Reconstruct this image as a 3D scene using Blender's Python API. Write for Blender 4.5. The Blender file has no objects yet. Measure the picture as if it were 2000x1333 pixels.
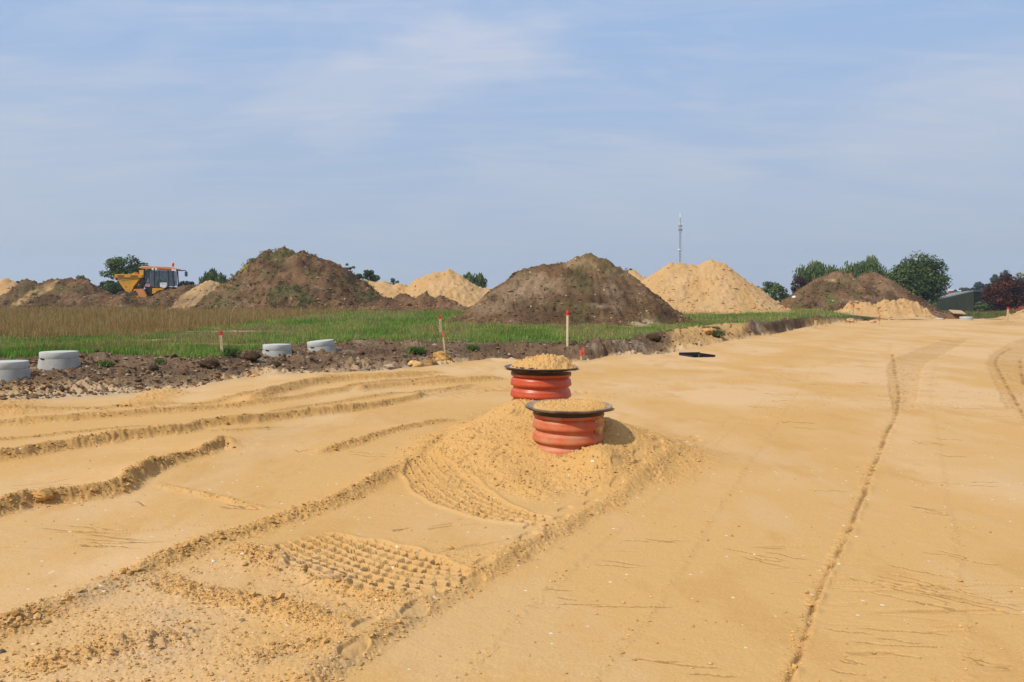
import bpy, math, random
import numpy as np

# ------------------------------------------------------------------ camera, world, sun, exposure
S = bpy.context.scene
COL = S.collection
CAMH = 1.65
LENS = 28.0
F = 2000 * LENS / 36.0
HOR = 583.0
PITCH = math.atan((666.5 - HOR) / F)
cd = bpy.data.cameras.new("camera")
cd.lens = LENS; cd.sensor_width = 36.0; cd.clip_start = 0.05; cd.clip_end = 6000
cam = bpy.data.objects.new("camera", cd); COL.objects.link(cam)
cam.location = (0, 0, CAMH)
cam.rotation_euler = (math.radians(90) - PITCH, 0, 0)
S.camera = cam

SUN_EL = math.radians(47)
SUN_AZ_LEFT = math.radians(54)          # how far left of straight behind the viewer
to_sun = (-math.sin(SUN_AZ_LEFT) * math.cos(SUN_EL), -math.cos(SUN_AZ_LEFT) * math.cos(SUN_EL), math.sin(SUN_EL))
sd = bpy.data.lights.new("sun", 'SUN'); sd.energy = 4.2; sd.angle = math.radians(0.55); sd.color = (1.0, 0.945, 0.86)
sun = bpy.data.objects.new("sun", sd); COL.objects.link(sun)
sun.rotation_euler = (math.radians(90) - SUN_EL, 0, math.atan2(to_sun[0], -to_sun[1]))

w = bpy.data.worlds.new("World"); S.world = w; w.use_nodes = True
wt = w.node_tree; wt.nodes.clear()
def wn(t, **k):
    n = wt.nodes.new(t)
    for a, b in k.items(): setattr(n, a, b)
    return n
def wmath(op, a, b=None, clamp=False):
    n = wn('ShaderNodeMath', operation=op, use_clamp=clamp)
    for i, v in enumerate((a, b)):
        if v is None: continue
        if isinstance(v, (int, float)): n.inputs[i].default_value = v
        else: wt.links.new(v, n.inputs[i])
    return n.outputs[0]
def wmix(f, a, b):
    n = wn('ShaderNodeMix', data_type='RGBA')
    for s, v in ((n.inputs[0], f), (n.inputs[6], a), (n.inputs[7], b)):
        if isinstance(v, (int, float)): s.default_value = v
        elif isinstance(v, tuple): s.default_value = v + (1,)
        else: wt.links.new(v, s)
    return n.outputs[2]
out = wn('ShaderNodeOutputWorld'); bg = wn('ShaderNodeBackground'); bg.inputs[1].default_value = 0.10
sky = wn('ShaderNodeTexSky', sky_type='NISHITA'); sky.sun_disc = False
sky.sun_elevation = SUN_EL; sky.sun_rotation = math.atan2(to_sun[0], to_sun[1])
sky.air_density = 1.0; sky.dust_density = 1.6; sky.ozone_density = 1.3; sky.altitude = 20
tc = wn('ShaderNodeTexCoord'); sep = wn('ShaderNodeSeparateXYZ'); wt.links.new(tc.outputs['Generated'], sep.inputs[0])
zc = wmath('MAXIMUM', sep.outputs[2], 0.02)
comb = wn('ShaderNodeCombineXYZ')
zz = wmath('ADD', zc, 0.12)
wt.links.new(wmath('DIVIDE', sep.outputs[0], zz), comb.inputs[0])
wt.links.new(wmath('DIVIDE', sep.outputs[1], zz), comb.inputs[1])
def cloud(sx, sy, rot, scale, det, lo, hi, ox=0.0, dist=0.6):
    mp = wn('ShaderNodeMapping'); wt.links.new(comb.outputs[0], mp.inputs[0])
    mp.inputs['Location'].default_value = (ox, ox * 1.7, 0); mp.inputs['Rotation'].default_value = (0, 0, rot); mp.inputs['Scale'].default_value = (sx, sy, 1)
    nz = wn('ShaderNodeTexNoise'); wt.links.new(mp.outputs[0], nz.inputs[0])
    nz.inputs['Scale'].default_value = scale; nz.inputs['Detail'].default_value = det; nz.inputs['Roughness'].default_value = 0.55; nz.inputs['Distortion'].default_value = dist
    mr = wn('ShaderNodeMapRange', interpolation_type='SMOOTHSTEP'); wt.links.new(nz.outputs[0], mr.inputs[0])
    mr.inputs[1].default_value = lo; mr.inputs[2].default_value = hi
    return mr.outputs[0]
c1 = cloud(1.0, 1.5, -0.35, 0.60, 4.0, 0.40, 0.60, 12.9)
c2 = cloud(1.0, 3.2, -0.25, 1.7, 5.0, 0.42, 0.66, 6.3, 1.0)
cc = wmath('ADD', wmath('MULTIPLY', c1, 0.75), wmath('MULTIPLY', c2, 0.30), True)
base = wmix(0.80, sky.outputs[0], (3.7, 5.5, 8.6))
hz = wn('ShaderNodeMapRange', interpolation_type='SMOOTHSTEP'); wt.links.new(sep.outputs[2], hz.inputs[0])
hz.inputs[1].default_value = 0.40; hz.inputs[2].default_value = -0.05; hz.inputs[3].default_value = 0.0; hz.inputs[4].default_value = 1.0
sk = wmix(wmath('MULTIPLY', cc, 0.92), base, (5.9, 6.45, 7.8))
sk = wmix(wmath('MULTIPLY', hz.outputs[0], 0.97), sk, (4.45, 5.25, 6.35))
wt.links.new(sk, bg.inputs[0]); wt.links.new(bg.outputs[0], out.inputs[0])

S.view_settings.view_transform = 'Standard'; S.view_settings.look = 'None'
S.view_settings.exposure = 0.0; S.view_settings.gamma = 1.0; S.view_settings.use_curve_mapping = False

# ------------------------------------------------------------------ numpy noise
rng = np.random.default_rng(7)
random.seed(7)
def _h(ix, iy, seed):
    h = (ix.astype(np.int64) * 374761393 + iy.astype(np.int64) * 668265263 + seed * 2147483647) & 0xFFFFFFFF
    h = ((h ^ (h >> 13)) * 1274126177) & 0xFFFFFFFF
    h = ((h ^ (h >> 16)) * 2246822519) & 0xFFFFFFFF
    return ((h ^ (h >> 15)) & 0xFFFFFF).astype(np.float64) / 16777215.0
def vn(x, y, seed=0):                                   # value noise in -1..1
    xi = np.floor(x); yi = np.floor(y); fx = x - xi; fy = y - yi
    fx = fx * fx * (3 - 2 * fx); fy = fy * fy * (3 - 2 * fy)
    a = _h(xi, yi, seed); b = _h(xi + 1, yi, seed); c = _h(xi, yi + 1, seed); d = _h(xi + 1, yi + 1, seed)
    return (a + (b - a) * fx + (c - a) * fy + (a - b - c + d) * fx * fy) * 2 - 1
def fbm(x, y, o=4, seed=0, g=0.5):
    s = 0; a = 1.0; t = 0
    for i in range(o):
        c, sn = math.cos(i * 0.7), math.sin(i * 0.7)
        s = s + a * vn((x * c - y * sn) * 2 ** i, (x * sn + y * c) * 2 ** i, seed + i * 17); t += a; a *= g
    return s / t
def clod(x, y, size, seed=0, fill=0.8):                 # field of rounded lumps, 0..1
    xs = x / size; ys = y / size; xi = np.floor(xs); yi = np.floor(ys); best = np.zeros_like(xs)
    for dx in (-1, 0, 1):
        for dy in (-1, 0, 1):
            cx = xi + dx; cy = yi + dy
            px_ = cx + _h(cx, cy, seed); py_ = cy + _h(cx, cy, seed + 1)
            r = 0.25 + 0.5 * _h(cx, cy, seed + 2)
            on = _h(cx, cy, seed + 3) < fill
            a = _h(cx, cy, seed + 4) * 3.14; ex = xs - px_; ey = ys - py_
            u = ex * np.cos(a) + ey * np.sin(a); v = (-ex * np.sin(a) + ey * np.cos(a)) * 1.5
            hh = np.sqrt(np.clip(1 - (u * u + v * v) / (r * r), 0, 1)) * r * on
            best = np.maximum(best, hh)
    return best
def ss(a, b, x):
    t = np.clip((x - a) / (b - a), 0, 1); return t * t * (3 - 2 * t)

# ------------------------------------------------------------------ pixel <-> place
cp, sp = math.cos(PITCH), math.sin(PITCH)
def ray(px, py):
    u = (px - 1000) / F; v = (666.5 - py) / F
    return np.array([u, cp + v * sp, -sp + v * cp])
def W(px, py, z=0.0):                                   # the place on level z seen at a pixel of the photograph
    d = ray(px, py); t = (z - CAMH) / d[2]; return (d[0] * t, d[1] * t)
def Y_at(py, z): return W(1000, py, z)[1]
def P(px, py, Y):                                       # the point at depth Y
    d = ray(px, py); t = Y / d[1]; return (d[0] * t, Y, CAMH + d[2] * t)

# ------------------------------------------------------------------ terrain
def interp_edge(pts, z, q):
    xs = [p[0] for p in pts]; ys = [Y_at(p[1], z) for p in pts]
    return np.interp(q, xs, ys)
SAND = [(-500, 800), (0, 783), (120, 776), (250, 768), (330, 762), (420, 747), (520, 733), (600, 729), (720, 725), (860, 712), (960, 700), (1130, 706), (1190, 695), (1300, 690), (1400, 672), (1500, 655), (1600, 641), (1700, 632), (1830, 627), (2000, 625), (2600, 622)]
GRASS = [(-500, 700), (0, 698), (60, 697), (200, 695), (330, 699), (420, 702), (460, 692), (560, 682), (700, 673), (780, 674), (860, 676), (930, 674), (1000, 675), (1100, 675), (1200, 673), (1260, 664), (1330, 653), (1400, 647), (1500, 642), (1590, 634), (1700, 624), (1830, 621), (2000, 620), (2600, 617)]

def catmull(p, n=8):
    p = [np.array(a, float) for a in p]
    if len(p) < 3: return p
    q = [2 * p[0] - p[1]] + p + [2 * p[-1] - p[-2]]; o = []
    for i in range(1, len(q) - 2):
        for k in range(n):
            t = k / n
            o.append(0.5 * ((2 * q[i]) + (-q[i - 1] + q[i + 1]) * t + (2 * q[i - 1] - 5 * q[i] + 4 * q[i + 1] - q[i + 2]) * t * t + (-q[i - 1] + 3 * q[i] - 3 * q[i + 1] + q[i + 2]) * t ** 3))
    o.append(p[-1]); return o
def WP(pp, z=0.0, n=5): return np.array(catmull([W(a, b, z) for a, b in pp], n))
def sdist(X, Y, pts):
    """signed distance (+ = left of the line), arclength, end fade"""
    best = np.full(X.shape, 1e9); sgn = np.ones(X.shape); ar = np.zeros(X.shape); acc = 0.0
    for i in range(len(pts) - 1):
        a = pts[i]; b = pts[i + 1]; d = b - a; L = math.hypot(*d)
        if L < 1e-6: continue
        rx = X - a[0]; ry = Y - a[1]; t = np.clip((rx * d[0] + ry * d[1]) / L ** 2, 0, 1)
        ex = rx - d[0] * t; ey = ry - d[1] * t; dd = ex * ex + ey * ey
        m = dd < best
        best = np.where(m, dd, best); sgn = np.where(m, np.sign(d[0] * ry - d[1] * rx), sgn); ar = np.where(m, acc + t * L, ar); acc += L
    sgn[sgn == 0] = 1
    return np.sqrt(best) * sgn, ar, acc

class Grid:
    """arrays X, Y with a fast way to fetch the block round a polyline"""
    def __init__(s, X, Y, th=None, r=None):
        s.X, s.Y, s.th, s.r = X, Y, th, r
        s.H = np.zeros(X.shape); s.loose = np.zeros(X.shape); s.moist = np.zeros(X.shape); s.crack = np.zeros(X.shape)
    def block(s, pts, m):
        if s.th is None: return (slice(None),) * s.X.ndim
        x0, y0 = pts.min(0) - m; x1, y1 = pts.max(0) + m
        if y0 < 0.3: y0 = 0.3
        cs = [(x, y) for x in (x0, x1) for y in (y0, y1)]
        ts = [math.atan2(x, y) for x, y in cs]; rs = [math.hypot(x, y) for x, y in cs]
        rmin = math.hypot(max(0, x0, -x1), y0)
        i0, i1 = np.searchsorted(s.r, [min(rmin, *rs), max(rs)]); j0, j1 = np.searchsorted(s.th, [min(ts), max(ts)])
        return (slice(max(0, i0 - 1), i1 + 1), slice(max(0, j0 - 1), j1 + 1))

# name: pixel path, height, width of high side, width of low side, crumble
STEPS = [
    ([(520, 1420), (600, 1333), (700, 1262), (830, 1175), (950, 1112), (1050, 1055), (1150, 1002), (1260, 940), (1330, 890), (1385, 850)], 0.050, 0.60, 0.09, 0.5),
    ([(-120, 1290), (0, 1238), (150, 1172), (290, 1112), (400, 1062), (470, 1042), (560, 1010), (640, 985), (700, 958), (770, 922), (830, 893), (880, 868)], 0.056, 0.28, 0.10, .9),
    ([(-200, 1050), (0, 1000), (60, 985), (150, 975), (230, 960), (262, 938), (300, 918), (350, 900), (400, 886), (440, 872), (470, 882)], 0.092, 0.7, 0.08, 1.0),
    ([(-200, 920), (0, 900), (100, 884), (250, 862), (360, 848), (385, 838), (480, 828), (600, 812), (700, 800), (800, 781), (835, 770)], 0.085, 0.8, 0.09, 0.95),
    ([(-200, 845), (0, 832), (150, 823), (300, 810), (480, 793), (640, 770), (760, 752), (900, 738)], 0.065, 0.5, 0.14, 0.8),
    ([(480, 792), (560, 764), (650, 748), (760, 742), (860, 735)], 0.10, 0.6, 0.16, 0.95),
    ([(680, 768), (760, 757), (850, 752), (1000, 742)], 0.08, 0.5, 0.14, 0.9),
    ([(1060, 1420), (1180, 1300), (1330, 1100), (1450, 920), (1540, 790), (1590, 715)], 0.005, 0.5, 0.03, 0.12),
    ([(1900, 1420), (1880, 1200), (1850, 1000), (1830, 860), (1815, 760), (1830, 700)], 0.005, 0.5, 0.03, 0.12),
    ([(820, 1420), (1000, 1210), (1180, 1050), (1380, 880), (1500, 770)], 0.004, 0.4, 0.03, 0.1),
    ([(-200, 872), (0, 866), (160, 850), (330, 836)], 0.022, 0.3, 0.10, 0.6),
    ([(-100, 812), (60, 806), (200, 800), (380, 792)], 0.03, 0.3, 0.14, 0.7),
    ([(500, 815), (640, 792), (800, 770), (940, 752)], 0.03, 0.4, 0.12, 0.7),
    ([(330, 800), (470, 782), (600, 760)], 0.035, 0.4, 0.14, 0.8),
    ([(600, 742), (720, 735), (880, 728)], 0.05, 0.5, 0.18, 0.8),
    ([(380, 846), (480, 843), (560, 832)], 0.03, 0.3, 0.1, 0.4),
    ([(600, 892), (680, 872), (740, 851), (800, 835), (900, 818)], 0.045, 0.3, 0.09, 0.9),
]
RIDGES = [  # pixel path, height, half width, crumble
    ([(240, 1128), (330, 1145), (430, 1168), (560, 1202), (640, 1225), (710, 1245)], 0.030, 0.11, 1.0),
    ([(440, 1060), (500, 1090), (600, 1118), (700, 1150), (780, 1182), (830, 1195)], 0.032, 0.12, 1.0),
    ([(-80, 1350), (60, 1310), (200, 1283), (330, 1258), (430, 1228)], 0.022, 0.10, 0.9),
    ([(380, 1320), (520, 1290), (640, 1262), (720, 1230)], 0.020, 0.09, 0.8),
    ([(1400, 752), (1520, 733), (1640, 735)], 0.035, 0.5, 0.5),
    ([(1380, 720), (1514, 703), (1592, 677), (1640, 661), (1720, 652)], 0.05, 0.6, 0.5),
    ([(1480, 830), (1540, 800), (1600, 780)], 0.015, 0.3, 0.3),
    ([(1130, 780), (1250, 762), (1400, 745)], 0.035, 0.4, 0.4),
    ([(1430, 980), (1290, 955), (1160, 975)], 0.0, 0.3, 0.0),
    ([(1650, 720), (1725, 706), (1738, 692), (1740, 672)], -0.015, 0.08, 0.3),
    ([(870, 860), (930, 905), (1010, 950), (1090, 985)], 0.035, 0.16, 0.8),
    ([(300, 940), (380, 965), (480, 988), (560, 1000)], 0.018, 0.05, 0.6),
    ([(330, 765), (280, 790), (260, 800)], 0.05, 0.35, 1.0),
    ([(-20, 780), (20, 820)], 0.07, 0.5, 1.0),
]
LINES = [  # narrow wheel edges: small crumbs beside a thin groove
    [(1742, 690), (1746, 707), (1748, 725), (1754, 758), (1755, 776), (1749, 812), (1733, 842), (1722, 875), (1709, 905), (1697, 938), (1685, 971), (1667, 1016), (1655, 1045), (1635, 1085), (1618, 1112), (1600, 1150), (1580, 1210), (1560, 1270), (1537, 1333), (1510, 1420)],
    [(1975, 679), (1952, 692), (1944, 707), (1949, 719), (1961, 740), (1979, 770), (1997, 806), (2030, 870)],
    [(1992, 700), (1995, 725), (2000, 750)],
]
TREADS = [  # pixel path, half width (m), kind
    ([(585, 1050), (650, 1080), (720, 1106), (800, 1130), (905, 1148)], [0.18, 0.33, 0.40, 0.38, 0.18], 'lug'),
    ([(822, 905), (848, 935), (890, 965), (945, 992), (1000, 1012), (1070, 1026)], [0.16, 0.26, 0.30, 0.27, 0.22, 0.12], 'lug'),
    ([(1765, 800), (1766, 745), (1772, 712), (1810, 690), (1870, 664)], [0.15, 0.35, 0.5, 0.5, 0.4], 'bar'),
    ([(2010, 800), (1985, 745), (1972, 712), (1985, 688), (2030, 660)], [0.3, 0.45, 0.6, 0.6, 0.5], 'bar'),
    ([(640, 1300), (760, 1215), (880, 1150), (980, 1100)], [0.10, 0.12, 0.12, 0.1], 'foot'),
    ([(1000, 1065), (1080, 1020), (1180, 965), (1290, 905), (1370, 850)], [0.12, 0.14, 0.16, 0.2, 0.2], 'foot'),
    ([(860, 775), (960, 760), (1150, 770)], [0.4, 0.4, 0.4], 'bar'),
    ([(1940, 640), (2010, 634)], [1.5, 1.5], 'bar'),
]
CRACKSETS = [  # x0,y0,x1,y1, number, vertical spread (px), depth
    (1180, 1055, 1420, 1062, 2, 10, 1), (1400, 1070, 1620, 1108, 4, 16, 1), (1640, 1100, 2010, 1185, 7, 26, 1),
    (1640, 1125, 2010, 1210, 5, 30, 1), (1820, 940, 2010, 950, 2, 6, 1), (1560, 955, 1700, 960, 1, 4, .8), (60, 1040, 400, 1070, 7, 26, .8),
    (150, 1050, 330, 1062, 4, 14, 1), (745, 1042, 812, 1027, 2, 3, 1.6), (795, 1038, 890, 1023, 2, 3, 1.6), (540, 880, 660, 895, 1, 4, 1),
    (640, 882, 820, 900, 2, 5, 1), (1180, 1285, 1500, 1310, 3, 14, 1), (1580, 1230, 1900, 1262, 5, 30, 1), (1840, 1270, 1980, 1300, 2, 10, .9),
    (1020, 1170, 1330, 1175, 2, 12, .8), (1050, 1150, 1200, 1160, 2, 12, .8), (250, 970, 300, 985, 1, 3, 1.2), (1700, 760, 1900, 765, 6, 40, .7),
    (1440, 780, 1600, 790, 4, 25, .7), (1500, 840, 1620, 846, 3, 20, .7), (1760, 870, 1900, 880, 4, 25, .8), (560, 1160, 700, 1130, 4, 10, .9),
    (0, 960, 250, 945, 3, 8, .7), (1750, 985, 1900, 1000, 3, 20, .8), (1600, 1290, 1700, 1310, 3, 18, 1), (380, 990, 560, 1005, 3, 8, .8), (1130, 1080, 1300, 1100, 2, 12, .6),
    (1780, 1080, 1990, 1110, 3, 16, .8), (320, 1175, 470, 1180, 3, 8, 0.9),
]
def crack_lines():
    r = random.Random(3); out = []
    for x0, y0, x1, y1, n, sp_, dep in CRACKSETS:
        for _ in range(n):
            a = r.uniform(0, 0.5); b = min(1, a + r.uniform(0.3, 0.7)); oy = r.uniform(-sp_, sp_)
            pts = []; k = 18; wy = 0
            for i in range(k + 1):
                t = a + (b - a) * i / k; wy += r.uniform(-1.2, 1.2) * (.25 if dep > 1.4 else 1)
                pts.append(W(x0 + (x1 - x0) * t, y0 + (y1 - y0) * t + oy + wy))
            out.append((np.array(pts), dep * r.uniform(0.6, 1.2)))
    return out

BOXC = W(1361, 696); BOXA = math.radians(14); BOXS = (0.33, 0.46)       # drain box: centre, turn, half sizes

def terrain(G, fine=True):
    X, Y = G.X, G.Y
    Yq = np.maximum(Y, 0.5); q = 1000 + F * X / Yq
    q = np.clip(q, -480, 2580); R = np.hypot(X, Y)
    near = ss(1.0, 4.0, Y)
    wob = fbm(X * 0.9, Y * 0.9, 3, 5) * 0.35
    Ds = interp_edge(SAND, 0.04, q) ; Dg = interp_edge(GRASS, 0.28, q)
    D = Y + wob * ss(8, 20, Y) * np.clip(Y / 16, 1, 3)
    t = (D - Ds) / np.maximum(Dg - Ds, 0.8)
    t = np.where(Y < 3, -5, t)
    right = ss(1520, 1780, q)
    road = 0.20 * ss(25, 56, Y)
    fieldL = 0.30 + 0.017 * np.clip(Y - 18, 0, 32) ; fieldL = fieldL - 0.8 * ss(90, 160, Y)
    fieldR = 0.30 - 0.30 * ss(60, 95, Y)
    field = fieldL * (1 - right) + fieldR * right
    prof = ss(-0.05, 1.0, t) * (1 - ss(820, 1100, q)) + ss(0.15, 0.9, t) * ss(820, 1100, q)
    far_r = ss(1540, 1640, q); prof = prof * (1 - far_r) + ss(-1.2, 2.6, t) * far_r
    H = road + (field - road) * prof
    dirt = ss(-0.02, 0.12, t) * (1 - ss(1.25, 1.9, t))
    G.t = t; G.q = q
    # broad unevenness of the sand
    H += fbm(X * 0.35, Y * 0.35, 3, 21) * 0.03 * near * (1 - ss(0, .3, t))
    H += fbm(X * 0.8, Y * 0.8, 3, 71) * 0.035 * ss(0.9, 1.2, t)
    # loose mound round the two risers
    mx, my = X - 0.45, Y - 8.6
    mr = np.sqrt((mx / 1.65) ** 2 + (my / 2.0) ** 2) + 0.07 * fbm(X * 2.2, Y * 2.2, 3, 9)
    mound = 0.36 * (1 - ss(0.10, 1.12, mr))
    mound += 0.15 * np.exp(-((X - 0.12) / 0.36) ** 2 - ((Y - 8.72) / 0.30) ** 2)
    mound += 0.17 * np.exp(-((X - 0.80) / 0.24) ** 2 - ((Y - 7.12) / 0.28) ** 2)
    mound += 0.07 * np.exp(-((X + 0.20) / 0.35) ** 2 - ((Y - 8.9) / 0.5) ** 2)
    mound += 0.05 * np.exp(-((X - 1.7) / 0.6) ** 2 - ((Y - 8.0) / 0.5) ** 2)
    mound -= 0.035 * np.exp(-((X - 0.30) / 0.22) ** 2 - ((Y - 7.15) / 0.28) ** 2)
    mound += 0.14 * np.exp(-((X - 0.98) / 0.34) ** 2 - ((Y - 7.98) / 0.36) ** 2)
    H += mound
    loose = ss(1.12, 0.9, mr) if False else (1 - ss(0.85, 1.12, mr)) * 0.8
    # trampled, gravelly corner lower left
    edge2 = WP(STEPS[1][0]); edge1 = WP(STEPS[0][0])
    G.H = H; G.loose = loose
    for k, (pp, h, wl, wr, cr) in enumerate(STEPS):
        pts = WP(pp); m = max(3.0 * wl, 1.0); b = G.block(pts, min(m, 2.4)); x = X[b]; y = Y[b]
        wx = x + 0.035 * fbm(x * 7, y * 7, 4, 31 + k, .65); wy = y + 0.035 * fbm(x * 7 + 9, y * 7, 4, 41 + k, .65)
        d, s, L = sdist(wx, wy, pts); sc = 1 + 0 * s
        fade = ss(0, 0.4, s) * (1 - ss(L - (3.4 if k == 0 else 0.5), L, s)); fade = fade * (1 if k != 1 else   .68 + .32 * ss(-.6, .4, vn(s * 1.1, s * 0, 68))); hv = h * (0.88 + 0.3 * vn(s * 1.3, s * 0, 61 + k)) * fade
        add = np.where(d > 0, np.exp(-np.abs(d) / wl), np.exp(-(d / wr) ** 2))
        rim = (0.16 if k <= 1 else .25) * np.exp(-((d - 0.02) / 0.06) ** 2) * cr
        G.H[b] += hv * (add * (np.abs(d) < m * 3) + rim)
        G.loose[b] = np.maximum(G.loose[b], cr * fade * np.exp(-((d + wr * 0.3) / (wr * 1.25)) ** 4))
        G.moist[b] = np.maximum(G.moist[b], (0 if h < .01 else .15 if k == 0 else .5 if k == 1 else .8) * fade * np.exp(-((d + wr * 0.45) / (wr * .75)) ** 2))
    for k, (pp, h, hw, cr) in enumerate(RIDGES):
        pts = WP(pp); b = G.block(pts, hw * 3); x = X[b]; y = Y[b]
        wx = x + 0.06 * fbm(x * 3, y * 3, 3, 131 + k); wy = y + 0.06 * fbm(x * 3 + 9, y * 3, 3, 141 + k)
        d, s, L = sdist(wx, wy, pts); fade = ss(0, 0.3, s) * (1 - ss(L - 0.3, L, s))
        G.H[b] += h * fade * np.exp(-(d / hw) ** 2) * (0.7 + 0.5 * vn(s * 2, s * 0, 161 + k))
        G.loose[b] = np.maximum(G.loose[b], cr * fade * np.exp(-(d / (hw * 1.1)) ** 4))
    # gravel corner: loose wherever it lies low-right of ridge 2 and left of the road edge
    b = G.block(np.array([(-6, 2.0), (0.5, 5.4)]), 0.1); x = X[b]; y = Y[b]
    d2, _, _ = sdist(x, y, edge2); d1, _, _ = sdist(x, y, edge1)
    corner = ss(0.0, 0.12, -d2) * ss(0.0, 0.08, d1) * (1 - ss(4.9, 5.4, y)) * (0.62 + 0.5 * fbm(x * 2.5, y * 2.5, 3, 77))
    G.loose[b] = np.maximum(G.loose[b], np.clip(corner, 0, 1) * 0.42)
    # tyre and foot prints
    for k, (pp, hw, kind) in enumerate(TREADS):
        pts = WP(pp); mw = max(hw) * 1.5; b = G.block(pts, mw); x = X[b]; y = Y[b]
        d, s, L = sdist(x, y, pts); hwv = np.interp(s, np.linspace(0, L, len(hw)), hw)
        e = hwv * (1 + 0.10 * vn(s * 6, s * 0, 7 + k)); inside = (1 - ss(e * 0.86, e, np.abs(d))) * ss(0, 0.08, s) * (1 - ss(L - 0.08, L, s))
        dw = d + 0.016 * fbm(x * 11, y * 11, 3, 90); sw = s + 0.016 * fbm(x * 11 + 5, y * 11, 3, 91)
        if kind == 'lug':
            a, c = 0.088, 0.082
            row = np.floor(dw / c); v = (dw / c - row) - 0.5; u0 = sw / a + 0.5 * (row % 2); u = u0 - np.floor(u0) - 0.5
            cell = _h(np.floor(u0), row, 97); cel2 = _h(np.floor(u0), row, 98)
            sh = (1 - ss(0.27 + .10 * cell, 0.37 + .08 * cell, np.abs(u + .08 * (cel2 - .5)))) * (1 - ss(0.33, 0.44, np.abs(v + .1 * (cell - .5))))
            wear = (0.5 + 0.7 * cel2) * ss(-.6, .0, fbm(x * 3.5, y * 3.5, 3, 95)) * (1 if k == 0 else .85)
            G.H[b] += inside * (-0.004 - 0.032 * sh * np.clip(wear, 0, 1.1) + 0.007 * (1 - sh) * fbm(x * 40, y * 40, 3, 3))
            G.loose[b] = G.loose[b] * (1 - inside * 0.9) + inside * (.12 if k == 0 else .40)
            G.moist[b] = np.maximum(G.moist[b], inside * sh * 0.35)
            # pushed-up rim
            G.H[b] += 0.012 * np.exp(-((np.abs(d) - e) / 0.03) ** 2) * ss(0, 0.1, s) * (1 - ss(L - 0.1, L, s))
        elif kind == 'bar':
            sc = 0.20
            ph = (sw + 0.6 * np.abs(dw)) / sc; g = ss(0.15, 0.35, np.abs(ph - np.floor(ph) - 0.5))
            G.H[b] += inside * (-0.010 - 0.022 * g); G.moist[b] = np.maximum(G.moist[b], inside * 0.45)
        else:
            ph = sw / 0.27; u = ph - np.floor(ph) - 0.5; off = 0.05 * np.sign(((np.floor(ph)) % 2) - 0.5)
            g = 1 - ss(0.8, 1.0, np.sqrt((u / 0.42) ** 2 + ((dw - off) / 0.055) ** 2))
            G.H[b] += inside * (-0.013 * g + 0.004 * (1 - g)); G.loose[b] = G.loose[b] * (1 - g * inside)
    if not fine: 
        G.dirt = dirt; G.H += 0; return G
    L = np.clip(G.loose, 0, 1) * near
    # thin wheel lines
    for k, pp in enumerate(LINES):
        pts = WP(pp); b = G.block(pts, 0.6); x = X[b]; y = Y[b]
        d, s, T = sdist(x + 0.012 * fbm(x * 9, y * 9, 2, 3), y, pts); wd = 0.007 + 0.0019 * y
        n = 0.65 + 0.7 * vn(s * 14, s * 0, 33)
        G.H[b] += -0.020 * np.exp(-(d / wd) ** 2) * n + 0.009 * np.exp(-((d - wd * 2.0) / (wd * 1.3)) ** 2) * (0.5 + 1.0 * vn(s * 12, s * 0, 35)) - 0.010 * np.exp(-np.abs(d) / 0.35) * (d < 0)
        L[b] = np.maximum(L[b], 0.32 * np.exp(-((d + wd) / (wd * 2.8)) ** 4))
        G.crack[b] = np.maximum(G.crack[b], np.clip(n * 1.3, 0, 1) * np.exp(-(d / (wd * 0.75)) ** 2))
    # wrinkled, cracked skins
    def wrinkle(x0, y0, x1, y1, ang, amp, sx=2.2, sy=22, seed=200, thr=0.10):
        c = np.array([W(x0, y0), W(x1, y1), W(x0, y1), W(x1, y0)]); b = G.block(c, 0.05); x = X[b]; y = Y[b]
        cx, cy = c.mean(0); hx = (c[:, 0].max() - c[:, 0].min()) / 2; hy = (c[:, 1].max() - c[:, 1].min()) / 2
        m = (1 - ss(0.6, 1.0, np.hypot((x - cx) / hx, (y - cy) / hy))) 
        xr = x * math.cos(ang) + y * math.sin(ang); yr = -x * math.sin(ang) + y * math.cos(ang)
        nn = fbm(xr * sx, yr * sy, 3, seed, 0.55)
        br = ss(-0.05, 0.25, vn(xr * sx * 2.5, yr * sy * 0.6, seed + 50))
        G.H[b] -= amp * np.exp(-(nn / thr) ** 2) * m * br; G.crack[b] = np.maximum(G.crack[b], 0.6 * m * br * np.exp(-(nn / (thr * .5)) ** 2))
    wrinkle(820, 1000, 1120, 1110, 0.50, 0.014, 1.8, 14)
    wrinkle(830, 1060, 1030, 1130, 0.65, 0.012, 1.8, 14, 230)
    wrinkle(-50, 1015, 560, 1085, 0.03, 0.008, 1.2, 12, 260, 0.06)
    wrinkle(1600, 1085, 2150, 1230, -0.05, 0.010, 0.9, 12, 290, 0.06)
    wrinkle(1580, 1200, 2100, 1333, -0.05, 0.009, 1.6, 12, 310, 0.06)
    wrinkle(1130, 1040, 1640, 1120, -0.05, 0.008, 0.8, 9, 330, 0.04)
    wrinkle(880, 790, 1040, 960, 0.9, 0.02, 3.0, 9, 350, 0.10)
    wrinkle(1680, 730, 1960, 860, 0.0, 0.012, 0.8, 6, 370, 0.05)
    wrinkle(400, 1150, 760, 1200, 0.2, 0.010, 3.0, 14, 390, 0.08)
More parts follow.
